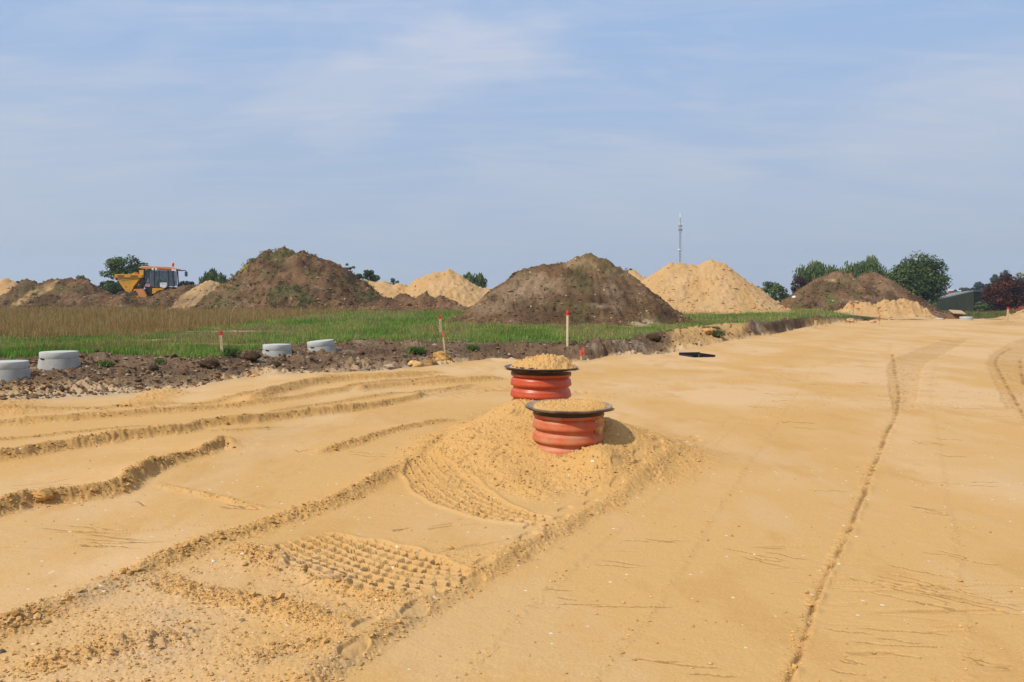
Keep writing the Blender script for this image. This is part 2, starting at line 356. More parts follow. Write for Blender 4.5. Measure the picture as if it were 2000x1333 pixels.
    for pts, dep in crack_lines():
        b = G.block(pts, 0.08); x = X[b]; y = Y[b]
        d, s, T = sdist(x, y, pts); wd = (0.0024 + 0.0007 * y.mean()) * (1.0 + .5 * (dep > 1.25)) if y.size else 0.01
        fz = ss(0, T * 0.25, s) * (1 - ss(T * 0.75, T, s)) * (0.6 + 0.6 * vn(s * 9, s * 0, 5))
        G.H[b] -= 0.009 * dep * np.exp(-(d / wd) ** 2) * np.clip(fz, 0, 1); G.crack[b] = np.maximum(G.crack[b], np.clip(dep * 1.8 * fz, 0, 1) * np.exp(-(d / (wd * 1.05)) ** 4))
    # small skin relief everywhere close
    nm = (R < 30) & (Y > 0)
    x = X[nm]; y = Y[nm]
    G.H[nm] += 0.0022 * fbm(x * 14, y * 18, 4, 400) + 0.0010 * fbm(x * 60, y * 70, 2, 410) * (y < 9)
    # crumbs on loose sand
    lm = (L > 0.06) & (R < 26); x = X[lm]; y = Y[lm]; l = L[lm]
    xq = x + .012 * fbm(x * 30, y * 30, 2, 503); yq = y + .012 * fbm(x * 30 + 5, y * 30, 2, 504); on = ss(-.2, .6, fbm(x * 3.1, y * 3.1, 3, 505))
    cr = clod(xq, yq, 0.090, 500, 0.40) * 0.038 * on + clod(xq, yq, 0.040, 520, 0.6) * 0.030 * (.3 + on) + clod(xq, yq, 0.020, 540, 0.7) * 0.015 * (y < 9)
    G.H[lm] += l * (cr + 0.020 * fbm(x * 9, y * 9, 5, 550, .68))
    G.cr = np.zeros(X.shape); G.cr[lm] = cr * l
    # dirt strip: lumps, turned clods
    dm = (dirt > 0.03) & (R < 75); x = X[dm]; y = Y[dm]; dd = dirt[dm]; tq = t[dm]
    amp = dd * (1 - ss(0.85, 1.15, tq)) + 0.18 * dd
    xq = x + .08 * fbm(x * 6, y * 6, 2, 603); yq = y + .08 * fbm(x * 6 + 5, y * 6, 2, 604); on = ss(-.15, .5, fbm(x * 1.1, y * 1.1, 3, 605))
    c2_ = clod(xq, yq, 0.42, 600, 0.6) * 0.17 * on + clod(xq, yq, 0.20, 620, 0.7) * 0.10 * (.35 + on) + clod(xq, yq, 0.10, 640, 0.8) * 0.045
    G.H[dm] += amp * (c2_ - 0.06 + 0.10 * fbm(x * 1.2, y * 0.9, 5, 650) * (.5 + .6 * ss(700, 1000, q[dm])))
    # raised lip of turned sand at the foot of the bank
    lip = np.exp(-((t - 0.02) / 0.10) ** 2) * ss(5, 9, Y)
    G.H += lip * (0.03 + 0.04 * fbm(X * 1.7, Y * 1.7, 3, 660))
    G.loose = L; G.dirt = dirt; G.lip = lip
    # drain box hole
    dx, dy = X - BOXC[0], Y - BOXC[1]; c, s_ = math.cos(BOXA), math.sin(BOXA)
    bx, by = dx * c + dy * s_, -dx * s_ + dy * c
    hole = (np.abs(bx) < BOXS[0] - 0.01) & (np.abs(by) < BOXS[1] - 0.01)
    ring = 1 - ss(0.5, 1.3, np.maximum(np.abs(bx), np.abs(by)))
    G.H = G.H * (1 - ring * 0.8) + ring * 0.0
    G.H[hole] = -0.42
    return G

def gz(x, y):
    G = Grid(np.array([float(x)]), np.array([float(y)])); terrain(G, False); return float(G.H[0])
def hit(px, py):                                         # where the sight line through a pixel meets the ground
    d = ray(px, py); ys = np.geomspace(2.2, 250, 1500); t = ys / d[1]
    G = Grid(d[0] * t, ys); terrain(G, False); z = CAMH + d[2] * t
    b = np.nonzero(z <= G.H)[0]; i = b[0] if len(b) else len(ys) - 1
    return float(d[0] * t[i]), float(ys[i]), float(G.H[i])

# ------------------------------------------------------------------ materials
def newmat(name, rough=0.8, spec=0.3):
    m = bpy.data.materials.new(name); m.use_nodes = True; nt = m.node_tree
    b = nt.nodes['Principled BSDF']; b.inputs['Roughness'].default_value = rough; b.inputs['Specular IOR Level'].default_value = spec
    return m, nt, b
def N(nt, t, **k):
    n = nt.nodes.new(t)
    for a, v in k.items(): setattr(n, a, v)
    return n
def noise_node(nt, scale, detail=4, coord='Object', rough=0.55):
    c = N(nt, 'ShaderNodeTexCoord'); n = N(nt, 'ShaderNodeTexNoise'); nt.links.new(c.outputs[coord], n.inputs[0])
    n.inputs['Scale'].default_value = scale; n.inputs['Detail'].default_value = detail; n.inputs['Roughness'].default_value = rough
    return n.outputs[0]
def ramp(nt, src, stops):
    r = N(nt, 'ShaderNodeValToRGB'); nt.links.new(src, r.inputs[0]); e = r.color_ramp.elements
    while len(e) < len(stops): e.new(0.5)
    for el, (p, c) in zip(e, stops): el.position = p; el.color = tuple(c) + (1,)
    return r.outputs[0]
def mixc(nt, f, a, b, mode='MIX'):
    n = N(nt, 'ShaderNodeMix', data_type='RGBA', blend_type=mode)
    for s, v in ((n.inputs[0], f), (n.inputs[6], a), (n.inputs[7], b)):
        if isinstance(v, (int, float)): s.default_value = v
        elif isinstance(v, tuple): s.default_value = v + (1,)
        else: nt.links.new(v, s)
    return n.outputs[2]
def bump(nt, b, src, strength, dist):
    n = N(nt, 'ShaderNodeBump'); n.inputs['Strength'].default_value = strength; n.inputs['Distance'].default_value = dist
    nt.links.new(src, n.inputs['Height']); nt.links.new(n.outputs[0], b.inputs['Normal'])
def simple(name, col, rough=0.6, spec=0.4, var=0.15, scale=8.0, metal=0.0, dirt=None, dirt_amt=0.5, bmp=0.0, bscale=40):
    m, nt, b = newmat(name, rough, spec); b.inputs['Metallic'].default_value = metal
    n = noise_node(nt, scale, 5)
    c = ramp(nt, n, [(0.3, [v * (1 - var) for v in col]), (0.7, [min(1, v * (1 + var)) for v in col])])
    if dirt:
        n2 = noise_node(nt, scale * 0.6 + 1.3, 6)
        f = ramp(nt, n2, [(0.48, (0, 0, 0)), (0.72, (dirt_amt,) * 3)]); c = mixc(nt, f, c, tuple(dirt))
    nt.links.new(c, b.inputs['Base Color'])
    if bmp: bump(nt, b, noise_node(nt, bscale, 5), bmp, 0.01)
    return m
def attr_mat(name, rough=0.95, spec=0.12, fine=90.0, var=0.16, bmp=0.5, bd=0.004, pebbles=None, speck=0.0, translucent=0.0):
    m, nt, b = newmat(name, rough, spec)
    a = N(nt, 'ShaderNodeAttribute', attribute_name='Col'); c = a.outputs['Color']
    if fine:
        n = noise_node(nt, fine, 4, rough=0.7)
        g = ramp(nt, n, [(0.3, (1 - var,) * 3), (0.7, (1 + var,) * 3)]); c = mixc(nt, 1.0, c, g, 'MULTIPLY')
    if pebbles:
        sc, thr, pc = pebbles
        co = N(nt, 'ShaderNodeTexCoord'); v = N(nt, 'ShaderNodeTexVoronoi'); nt.links.new(co.outputs['Object'], v.inputs['Vector']); v.inputs['Scale'].default_value = sc
        s = N(nt, 'ShaderNodeSeparateColor'); nt.links.new(v.outputs['Color'], s.inputs[0])
        on = N(nt, 'ShaderNodeMath', operation='GREATER_THAN'); nt.links.new(s.outputs[0], on.inputs[0]); on.inputs[1].default_value = thr
        near = N(nt, 'ShaderNodeMath', operation='LESS_THAN'); nt.links.new(v.outputs['Distance'], near.inputs[0]); near.inputs[1].default_value = 0.28
        mu = N(nt, 'ShaderNodeMath', operation='MULTIPLY'); nt.links.new(on.outputs[0], mu.inputs[0]); nt.links.new(near.outputs[0], mu.inputs[1])
        c = mixc(nt, mu.outputs[0], c, pc)
    nt.links.new(c, b.inputs['Base Color'])
    if bmp: bump(nt, b, noise_node(nt, fine * 0.8 if fine else 60, 5, rough=0.65), bmp, bd)
    if translucent:
        tr = N(nt, 'ShaderNodeBsdfTranslucent'); nt.links.new(c, tr.inputs[0]); ms = N(nt, 'ShaderNodeMixShader'); ms.inputs[0].default_value = translucent
        nt.links.new(b.outputs[0], ms.inputs[1]); nt.links.new(tr.outputs[0], ms.inputs[2]); nt.links.new(ms.outputs[0], nt.nodes['Material Output'].inputs[0])
    return m

# ------------------------------------------------------------------ mesh helpers
def setprops(o, label=None, cat=None, group=None, kind=None):
    for k, v in (('label', label), ('category', cat), ('group', group), ('kind', kind)):
        if v: o[k] = v
    return o
def link(name, me, mat=None, parent=None, loc=None, rot=None):
    o = bpy.data.objects.new(name, me); COL.objects.link(o)
    if mat and not me.materials: me.materials.append(mat)
    if parent: o.parent = parent
    if loc is not None: o.location = loc
    if rot is not None: o.rotation_euler = rot
    return o
def np_mesh(name, V, Fc, colors=None, smooth=True):
    V = np.asarray(V, np.float32); Fc = np.asarray(Fc, np.int32); n, k = Fc.shape
    me = bpy.data.meshes.new(name); me.vertices.add(len(V)); me.vertices.foreach_set('co', V.ravel())
    me.loops.add(n * k); me.loops.foreach_set('vertex_index', Fc.ravel())
    me.polygons.add(n); me.polygons.foreach_set('loop_start', np.arange(0, n * k, k, dtype=np.int32))
    try: me.polygons.foreach_set('loop_total', np.full(n, k, np.int32))
    except Exception: pass
    me.polygons.foreach_set('use_smooth', np.full(n, smooth)); me.update(calc_edges=True)
    if colors is not None:
        ca = me.color_attributes.new('Col', 'FLOAT_COLOR', 'POINT'); c4 = np.ones((len(V), 4), np.float32); c4[:, :3] = colors
        ca.data.foreach_set('color', c4.ravel())
    return me
class MB:
    """collects verts / faces in plain lists"""
    def __init__(s): s.v = []; s.f = []; s.c = []
    def add(s, vs, fs):
        o = len(s.v); s.v += [tuple(v) for v in vs]; s.f += [tuple(i + o for i in f) for f in fs]; return s
    def box(s, c, size, rot=None, taper=1.0):
        x, y, z = [v / 2 for v in size]; vs = []
        for k, zz_ in enumerate((-z, z)):
            t = taper if k else 1.0
            for a, b in ((-x, -y), (x, -y), (x, y), (-x, y)): vs.append([a * t, b * t, zz_])
        if rot is not None:
            cx, sx = math.cos(rot[0]), math.sin(rot[0]); cy, sy = math.cos(rot[1]), math.sin(rot[1]); cz, sz = math.cos(rot[2]), math.sin(rot[2])
            for v in vs:
                a, b, d = v; b, d = b * cx - d * sx, b * sx + d * cx; a, d = a * cy + d * sy, -a * sy + d * cy; a, b = a * cz - b * sz, a * sz + b * cz
                v[0], v[1], v[2] = a, b, d
        vs = [(a + c[0], b + c[1], d + c[2]) for a, b, d in vs]
        return s.add(vs, [(0, 3, 2, 1), (4, 5, 6, 7), (0, 1, 5, 4), (1, 2, 6, 5), (2, 3, 7, 6), (3, 0, 4, 7)])
    def tube(s, pts, radii, n=8, cap=True):
        pts = [np.array(p, float) for p in pts]; rings = []; base = len(s.v)
        if isinstance(radii, (int, float)): radii = [radii] * len(pts)
        prev = None
        for i, p in enumerate(pts):
            d = pts[min(i + 1, len(pts) - 1)] - pts[max(i - 1, 0)]; d = d / (np.linalg.norm(d) + 1e-9)
            a = np.array([0, 0, 1.0]) if abs(d[2]) < 0.9 else np.array([1.0, 0, 0])
            u = np.cross(d, a); u /= np.linalg.norm(u); v = np.cross(d, u)
            for k in range(n):
                an = 2 * math.pi * k / n; s.v.append(tuple(p + radii[i] * (math.cos(an) * u + math.sin(an) * v)))
        for i in range(len(pts) - 1):
            for k in range(n):
                a = base + i * n + k; b = base + i * n + (k + 1) % n; s.f.append((a, b, b + n, a + n))
        if cap:
            s.f.append(tuple(base + k for k in range(n))[::-1]); s.f.append(tuple(base + (len(pts) - 1) * n + k for k in range(n)))
        return s
    def prism(s, poly, y0, y1, poly2=None):
        n = len(poly); p2 = poly2 or poly
        vs = [(x, y0, z) for x, z in poly] + [(x, y1, z) for x, z in p2]
        return s.add(vs, [tuple(range(n)), tuple(range(2 * n - 1, n - 1, -1))] + [(i, i + n, (i + 1) % n + n, (i + 1) % n) for i in range(n)])
    def lathe(s, prof, n=72, center=(0, 0, 0), wob=0.0):
        base = len(s.v)
        for r, z in prof:
            for k in range(n):
                a = 2 * math.pi * k / n; s.v.append((center[0] + r * math.cos(a), center[1] + r * math.sin(a), center[2] + z))
        for i in range(len(prof) - 1):
            for k in range(n):
                a = base + i * n + k; b = base + i * n + (k + 1) % n; s.f.append((a, b, b + n, a + n))
        return s
    def build(s, name, mat, parent=None, loc=None, rot=None, smooth=False, bevel=0.0, fix=True):
        me = bpy.data.meshes.new(name); me.from_pydata(s.v, [], s.f)
        if fix:
            import bmesh
            bm = bmesh.new(); bm.from_mesh(me); bmesh.ops.recalc_face_normals(bm, faces=bm.faces)
            if bevel: bmesh.ops.bevel(bm, geom=[e for e in bm.edges if e.is_manifold and e.calc_face_angle(0) > 0.6], offset=bevel, segments=2, affect='EDGES', clamp_overlap=True)
            bm.to_mesh(me); bm.free()
        if smooth: me.polygons.foreach_set('use_smooth', [True] * len(me.polygons)); 
        me.update()
        return link(name, me, mat, parent, loc, rot)
def empty(name, loc, rz=0.0, label=None, cat=None, group=None, rot=None):
    o = bpy.data.objects.new(name, None); COL.objects.link(o); o.location = loc; o.rotation_euler = rot or (0, 0, rz); o.empty_display_size = 0.2
    return setprops(o, label, cat, group)
def copy_tree(o, parent=None):
    c = o.copy(); COL.objects.link(c); c.parent = parent
    for ch in list(o.children): copy_tree(ch, c)
    return c

# ------------------------------------------------------------------ the ground: one sheet to the horizon
C_SAND = np.array([.52, .308, .115]); C_LIGHT = np.array([.56, .360, .175]); C_LOOSE = np.array([.505, .283, .092]); C_MOIST = np.array([.31, .175, .060])
C_DIRT = np.array([.165, .094, .047]); C_DIRT2 = np.array([.074, .043, .023]); C_CLAY = np.array([.36, .275, .185]); C_SOIL = np.array([.075, .07, .028])
def geoms(*seg):
    o = []
    for a, b, st in seg:
        n = max(1, int(math.log(b / a) / st)); o += list(np.geomspace(a, b, n, endpoint=False))
    o.append(seg[-1][1]); return np.array(o)
rr = geoms((0.35, 2.6, .05), (2.6, 3.3, .006), (3.3, 11.5, .0019), (11.5, 30, .0033), (30, 46, .0036), (46, 62, .0075), (62, 1250, .05))
fine_t = np.radians(np.arange(-37, 37.001, 0.054))
ct = []; a = 37.0; st = 0.10
while a < 172: st = min(st * 1.12, 6); a += st; ct.append(min(a, 179.9))
coarse = np.radians(np.array(ct))
th = np.concatenate([-coarse[::-1], fine_t, coarse])
TH, RR = np.meshgrid(th, rr)
G = Grid(RR * np.sin(TH), RR * np.cos(TH), th, rr)
terrain(G, True)

def ground_color(G):
    X, Y = G.X, G.Y; n = G.X.shape; t = G.t; q = G.q
    def mix(c, col, f): f = np.clip(f, 0, 1)[..., None]; return c * (1 - f) + col * f
    big = fbm(X * 0.5, Y * 0.28, 4, 801); mid = fbm(X * 1.6, Y * 1.1, 4, 811)
    c = np.broadcast_to(C_SAND, n + (3,)).copy()
    c = mix(c, C_LIGHT, 0.35 + 0.25 * ss(1100, 1500, q) + 1.5 * big + 0.6 * mid + 0.9 * fbm(X * 1.3 + .2 * Y, Y * .22, 3, 817) * ss(1000, 1200, q) + .5 * fbm(X * .25 + Y * .02, Y * 1.4, 3, 815))
    c = mix(c, C_LOOSE, 0.55 * ss(0.0, 0.6, fbm(X * 0.9 + 40, Y * 0.5, 4, 821)))
    c = mix(c, C_LOOSE * .93, .55 * ss(.15, .5, fbm(X * 2.2, Y * 1.1 + 50, 5, 823, .6)) * (1 - .5 * G.loose))
    c = mix(c, np.array([.52, .37, .205]), .28 * ss(.2, .5, fbm(X * 1.1 + 11, Y * .5 + 50, 5, 825, .6)))
    c = mix(c, C_LOOSE, G.loose * 0.85)
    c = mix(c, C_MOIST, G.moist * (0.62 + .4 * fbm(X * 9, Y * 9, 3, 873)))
    c = mix(c, np.array([.20, .108, .038]), G.crack * .85)  # inner shade of cracks and wheel grooves, painted in as darker sand
    # stony grey skin in the trampled corner and patches
    st = ss(.1, .4, G.loose) * ss(0.0, 0.6, fbm(X * 2.3, Y * 2.3, 4, 831)) * (Y < 5.2)
    c = mix(c, np.array([.42, .30, .18]), st * 0.5)
    # foot of the bank: washed grey clay, then dark soil
    cl = ss(-0.10, 0.05, t) * (1 - ss(0.3, 0.55, t)); pn = fbm(X * 0.7, Y * 0.7, 4, 841)
    c = mix(c, C_CLAY, cl * (0.55 + 0.7 * pn) * (1 - 0.5 * ss(1250, 1500, q)))
    dm = ss(0.10, 0.38, t + 0.25 * pn) * (1 - ss(1.6, 2.1, t) * 0)
    dark = np.clip(1.0 - 0.95 * ss(1290, 1330, q) * (1 - ss(1440, 1470, q)) - 0.75 * ss(1560, 1600, q), 0, 1)
    dcol = mix(np.broadcast_to(C_DIRT * np.array([.92, 1.0, 1.12]), n + (3,)).copy(), C_DIRT2, 0.35 + 0.9 * fbm(X * 1.8, Y * 1.8, 4, 851))
    dcol = mix(dcol, C_CLAY * 0.8, ss(0.15, 0.55, fbm(X * 1.3 + 7, Y * 1.3, 4, 861)) * 0.55)
    dcol = mix(dcol, C_SAND * 0.9, (1 - dark) * 0.9)
    c = mix(c, dcol, dm)
    pg = ss(0.5, 0.9, t) * 0
    c = mix(c, C_SOIL, ss(1.02, 1.25, t + 0.1 * pn) * (1 - 0.9 * ss(1650, 1760, q) * (t < 1.05)))
    # bare sand scraped over the grass
    for px_, py_, rx, ry in ((375, 653, 1.6, .7), (455, 648, 2.2, .5), (312, 665, .9, .4), (690, 659, .8, .3), (278, 652, .6, .3), (96, 681, .5, .2), (425, 672, 2.0, .5)):
        x0, y0, _ = hit(px_, py_)
        f = 1 - ss(0.5, 1.1, np.hypot((X - x0) / rx, (Y - y0) / ry) + 0.35 * fbm(X * 2, Y * 2, 3, 5))
        c = mix(c, C_CLAY * 1.05 if py_ != 672 else C_DIRT * 1.3, f)
    return c
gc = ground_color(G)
nr, nt_ = TH.shape
V = np.empty((nr * nt_ + 1, 3), np.float32); V[:-1, 0] = G.X.ravel(); V[:-1, 1] = G.Y.ravel(); V[:-1, 2] = G.H.ravel(); V[-1] = (0, 0, 0)
ii, jj = np.meshgrid(np.arange(nr - 1), np.arange(nt_), indexing='ij')
a = ii * nt_ + jj; b = ii * nt_ + (jj + 1) % nt_
faces = np.stack([a, b, b + nt_, a + nt_], -1).reshape(-1, 4)[:, ::-1]
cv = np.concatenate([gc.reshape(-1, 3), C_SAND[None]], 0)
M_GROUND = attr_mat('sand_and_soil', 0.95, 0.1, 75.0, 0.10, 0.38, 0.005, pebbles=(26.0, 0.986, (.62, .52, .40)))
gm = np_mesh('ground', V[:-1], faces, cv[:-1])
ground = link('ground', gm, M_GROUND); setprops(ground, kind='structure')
ground['label'] = 'rutted yellow sand road bed with a dark soil bank and rough field'
del V, faces, cv, gc, a, b, ii, jj

# ------------------------------------------------------------------ spoil heaps
M_SOILHEAP = attr_mat('heaped_topsoil', 0.95, 0.08, 14.0, 0.30, 0.8, 0.03, pebbles=(7.5, 0.975, (.36, .30, .22)))
M_SANDHEAP = attr_mat('heaped_sand', 0.95, 0.08, 14.0, 0.08, 0.4, 0.02)
M_LEAF = attr_mat('leaves', 0.6, 0.25, 0, 0, 0, 0, translucent=0.25)
M_GRASS = attr_mat('grass_blades', 0.6, 0.2, 0, 0, 0, 0, translucent=0.30)
M_BARK = simple('bark', (.10, .075, .055), 0.9, 0.1, 0.3, 6.0, bmp=0.6)
HEAPS = []
def mixa(c, col, f): f = np.clip(f, 0, 1)[..., None]; return c * (1 - f) + np.asarray(col) * f
GREEN = np.array([.10, .17, .035]); GREEN2 = np.array([.16, .24, .05]); DRY = np.array([.20, .135, .055])
def tufts(spots, n, h, wd, seed, cols, lean=0.5):
    """grass-like blades round the given 3D spots"""
    r = np.random.default_rng(seed); k = len(spots); idx = r.integers(0, k, n); base = spots[idx]
    az = r.uniform(0, 2 * np.pi, n); hh = h * r.uniform(0.5, 1.15, n); ww = wd * r.uniform(0.6, 1.3, n); ln = lean * r.uniform(0.1, 1, n) * hh
    p = base[:, :3]; la = r.uniform(0, 2 * np.pi, n)
    dx = np.cos(az) * ww / 2; dy = np.sin(az) * ww / 2
    V = np.empty((n, 3, 3)); V[:, 0] = p + np.stack([dx, dy, np.zeros(n) - 0.02], 1); V[:, 1] = p + np.stack([-dx, -dy, np.zeros(n) - 0.02], 1)
    V[:, 2] = p + np.stack([np.cos(la) * ln, np.sin(la) * ln, hh], 1)
    ci = r.integers(0, len(cols), n); c = np.array(cols)[ci] * r.uniform(0.7, 1.25, (n, 1)); C = np.repeat(c[:, None], 3, 1)
    return V.reshape(-1, 3), np.arange(3 * n).reshape(-1, 3), C.reshape(-1, 3)
def heap(name, label, cat, D, peaks, base_y, kind='soil', res=0.07, slope=0.8, rough=1.0, depth=1.15, patches=(), weeds=0, group=None, seed=1, cut=None, clodsize=0.30, gully=0.10, lump=0.0):
    skyline = min(p[1] for p in peaks) - 2.0
    """peaks: (px, py) on the photograph's skyline at depth D (+dy); every peak is a cone at the angle of repose"""
    pk = [P(p[0], p[1], D + (p[2] if len(p) > 2 else 0)) + ((p[3] if len(p) > 3 else slope),) for p in peaks]
    zb = min(gz(p[0], p[1]) for p in pk)
    ext = [( (p[2] - zb + 0.3) / p[3] * 1.15 ) for p in pk]
    x0 = min(p[0] - e for p, e in zip(pk, ext)); x1 = max(p[0] + e for p, e in zip(pk, ext)); y0 = min(p[1] - e * depth for p, e in zip(pk, ext)); y1 = max(p[1] + e * depth for p, e in zip(pk, ext))
    nx = int((x1 - x0) / res); ny = int((y1 - y0) / (res * 1.3)); X, Y = np.meshgrid(np.linspace(x0, x1, nx), np.linspace(y0, y1, ny))
    Xw = X + 0.30 * rough * fbm(X * 0.5, Y * 0.5, 3, seed) + 0.12 * rough * fbm(X * 1.9, Y * 1.9, 3, seed + 3); Yw = Y + 0.35 * rough * fbm(X * 0.5 + 30, Y * 0.5, 3, seed + 5)
    h = np.full(X.shape, -50.0)
    for px_, py_, pz, sl in pk:
        d = np.hypot(Xw - px_, (Yw - py_) / depth)
        k = 0.32; c = pz + 0.10 - sl * (np.sqrt(d * d + k * k) - k * 0.55)
        h = np.maximum(h, c) + 0.06 * np.exp(-np.abs(h - c) / 0.25)
    g = Grid(X, Y); terrain(g, False); gh = g.H
    foot = h - gh; h = np.where(foot < 0.45, gh + 0.45 * np.exp(np.clip((foot - 0.45) / 0.45, -8, 0)) - 0.06, h)   # concave foot
    tv_ = ((CAMH - h) / Y)[(h - gh) > .4].min(); dr = ray(pk[0][0] / pk[0][1] * F + 1000, skyline); want = -dr[2] / dr[1]
    jt = np.unravel_index(np.argmin(np.where(h - gh > .4, (CAMH - h) / Y, 9)), h.shape); zt_ = CAMH - want * Y[jt]; ks = (zt_ - gh[jt]) / (h[jt] - gh[jt]); h = np.where(h > gh, gh + (h - gh) * ks, h)
    ang = np.arctan2(Y - pk[0][1], X - pk[0][0]); rad = np.hypot(X - pk[0][0], Y - pk[0][1])
    top = ss(0.1, 0.8, h - gh)
    h = h + top * rough * (0.20 * fbm(X * 0.8, Y * 0.8, 4, seed + 7) + 0.055 * fbm(X * 3.5, Y * 3.5, 3, seed + 9))
    h = h + top * lump * (fbm(X * 1.5, Y * 1.5, 4, seed + 40, .6) + .8 * clod(Xw, Yw, .9, seed + 41, .5)) - top * lump * .2
    h = h - top * gully * np.abs(fbm(ang * 7, rad * 0.25, 3, seed + 11)) * np.clip(rad / 2, 0, 1)
    cl = clod(X, Y, clodsize, seed + 13, 0.55) * clodsize * 0.55 + clod(X, Y, clodsize * 0.45, seed + 17, 0.8) * clodsize * 0.30
    h = h + ss(0.02, 0.3, h - gh) * rough * cl * (0.5 + 0.9 * ss(-0.3, 0.4, fbm(X * 0.9, Y * 0.9, 3, seed + 19)))
    if kind == 'soil':
        c = np.broadcast_to(C_DIRT * 1.05, X.shape + (3,)).copy()
        c = mixa(c, C_DIRT2, 0.45 + 1.1 * fbm(X * 1.1, Y * 1.1, 4, seed + 21)); c = mixa(c, C_CLAY * 0.75 * np.array([1.05, .95, .85]), 0.28 * ss(0.1, 0.6, fbm(X * 0.6, Y * 0.6 + h, 4, seed + 23)))
        if weeds: c = mixa(c, np.array([.080, .085, .03]), (.65 if weeds > 3000 else .4) * ss(-0.1, 0.45, fbm(X * 0.7, Y * 0.7 + h * 0.5, 4, seed + 25)))
    else:
        c = np.broadcast_to(C_SAND * np.array([.86, .88, 1.0]), X.shape + (3,)).copy()
        c = mixa(c, C_LIGHT * .86, 0.4 + 1.0 * fbm(X * 0.8, Y * 0.8, 4, seed + 21)); c = mixa(c, C_LOOSE * .88, 0.45 * ss(0.0, 0.5, fbm(X * 1.0, Y * 1.0 + h, 4, seed + 23)))
        c = mixa(c, C_DIRT * 1.6, 0.45 * ss(0.22, 0.5, fbm(X * 2.2, Y * 2.2 + h, 4, seed + 27)) * (1 - ss(0.6, 2.2, h - gh)))
    c = c * (1 + (.30 if kind == 'soil' else .08) * fbm(X * 6, Y * 6 + h * 4, 4, seed + 61, .7))[..., None]
    for ppx, ppy, rx, rz, col in patches:                # patches of other earth, by place on the front slope
        ax, ay, az = P(ppx, ppy, D - 1.5); f = np.hypot((X - ax + 0.3 * fbm(X * 2, Y * 2, 3, 9)) / rx, (h - az + 0.25 * fbm(X * 3, Y * 3, 3, 10)) / rz)
        c = mixa(c, np.array(col), (1 - ss(0.3, 1.3, f)) * (Y < pk[0][1] + 0.5) * (.55 + .5 * fbm(X * 3, Y * 3 + h, 3, 8)))
    keep = (h - gh > -0.05)
    idx = np.arange(nx * ny).reshape(ny, nx); q = np.stack([idx[:-1, :-1], idx[:-1, 1:], idx[1:, 1:], idx[1:, :-1]], -1).reshape(-1, 4)
    kq = keep.ravel()[q].any(1); q = q[kq]; used = np.unique(q); mp = np.full(nx * ny, -1); mp[used] = np.arange(len(used))
    loc = np.array(pk[0][:2] + (zb,)); V = np.stack([X, Y, h], -1).reshape(-1, 3)[used] - loc
    me = np_mesh(name, V, mp[q], c.reshape(-1, 3)[used])
    o = link(name, me, M_SOILHEAP if kind == 'soil' else M_SANDHEAP, loc=tuple(loc)); setprops(o, label, cat, group)
    HEAPS.append((X, Y, h, gh, (x0, x1, y0, y1)))
    r = np.random.default_rng(seed + 5); front = np.nonzero(((h - gh > 0.08) & (Y < pk[0][1] + 1.2)).ravel())[0]; nc = min(2600, len(front) // 4) if kind == 'soil' else min(900, len(front) // 8)
    low = (h - gh).ravel()[front]; wgt = 1 / (0.5 + low); j = r.choice(front, nc, p=wgt / wgt.sum()); pos = np.stack([X, Y, h], -1).reshape(-1, 3)[j] - loc; cc0 = c.reshape(-1, 3)[j]
    s_ = (.022 if D < 40 else .035) * (4.5 ** (r.random(nc) ** 2.5)); o6 = np.array([(1, 0, 0), (0, 1, 0), (-1, 0, 0), (0, -1, 0), (0, 0, 1), (0, 0, -1)], float)
    tr_ = np.array([(0, 1, 4), (1, 2, 4), (2, 3, 4), (3, 0, 4), (1, 0, 5), (2, 1, 5), (3, 2, 5), (0, 3, 5)]); oo = o6[None] * (1 + r.normal(0, .25, (nc, 6, 1))); a_ = r.uniform(0, 6.28, nc)
    ox = oo[..., 0] * np.cos(a_)[:, None] - oo[..., 1] * np.sin(a_)[:, None]; oy = oo[..., 0] * np.sin(a_)[:, None] + oo[..., 1] * np.cos(a_)[:, None]
    VV = np.stack([ox, oy * .8, oo[..., 2] * .75], -1) * s_[:, None, None] + pos[:, None]; mult = np.where(r.random(nc) < (.10 if kind == 'soil' else .03), 2.4 if kind == 'soil' else 1.1, r.uniform(.75, 1.15, nc) if kind == 'soil' else r.uniform(.92, 1.06, nc))
    lc = link('loose_clods', np_mesh('loose_clods', VV.reshape(-1, 3), (np.arange(nc)[:, None, None] * 6 + tr_[None]).reshape(-1, 3), np.clip(np.repeat((cc0 * mult[:, None])[:, None], 6, 1).reshape(-1, 3), 0, .6), False), M_SOILHEAP if kind == 'soil' else M_SANDHEAP, o); lc['kind'] = 'stuff'
    if weeds:
        r = np.random.default_rng(seed); m = np.nonzero((h - gh > 0.1).ravel() & (fbm(X * 1.3, Y * 1.3, 3, seed + 31).ravel() > (0.12 if weeds > 3000 else 0.35)))[0]
        sp_ = np.stack([X, Y, h], -1).reshape(-1, 3)[r.choice(m, max(weeds // 12, 5))] - loc
        sp_ = np.repeat(sp_, 12, 0) + r.normal(0, 0.13, (len(sp_) * 12, 3)) * np.array([1, 1, 0.1])
        tv, tf, tcc = tufts(sp_, weeds, 0.13, 0.05, seed, [GREEN * 0.8, GREEN2 * 0.8, DRY * 0.7, (.09, .1, .03)], 0.9)
        w_ = link('weeds', np_mesh('weeds', tv, tf, tcc, False), M_GRASS, o); w_['kind'] = 'stuff'
    return o
SANDC = (.46, .31, .14); GRN = (.075, .13, .03); PALE = (.46, .34, .2)
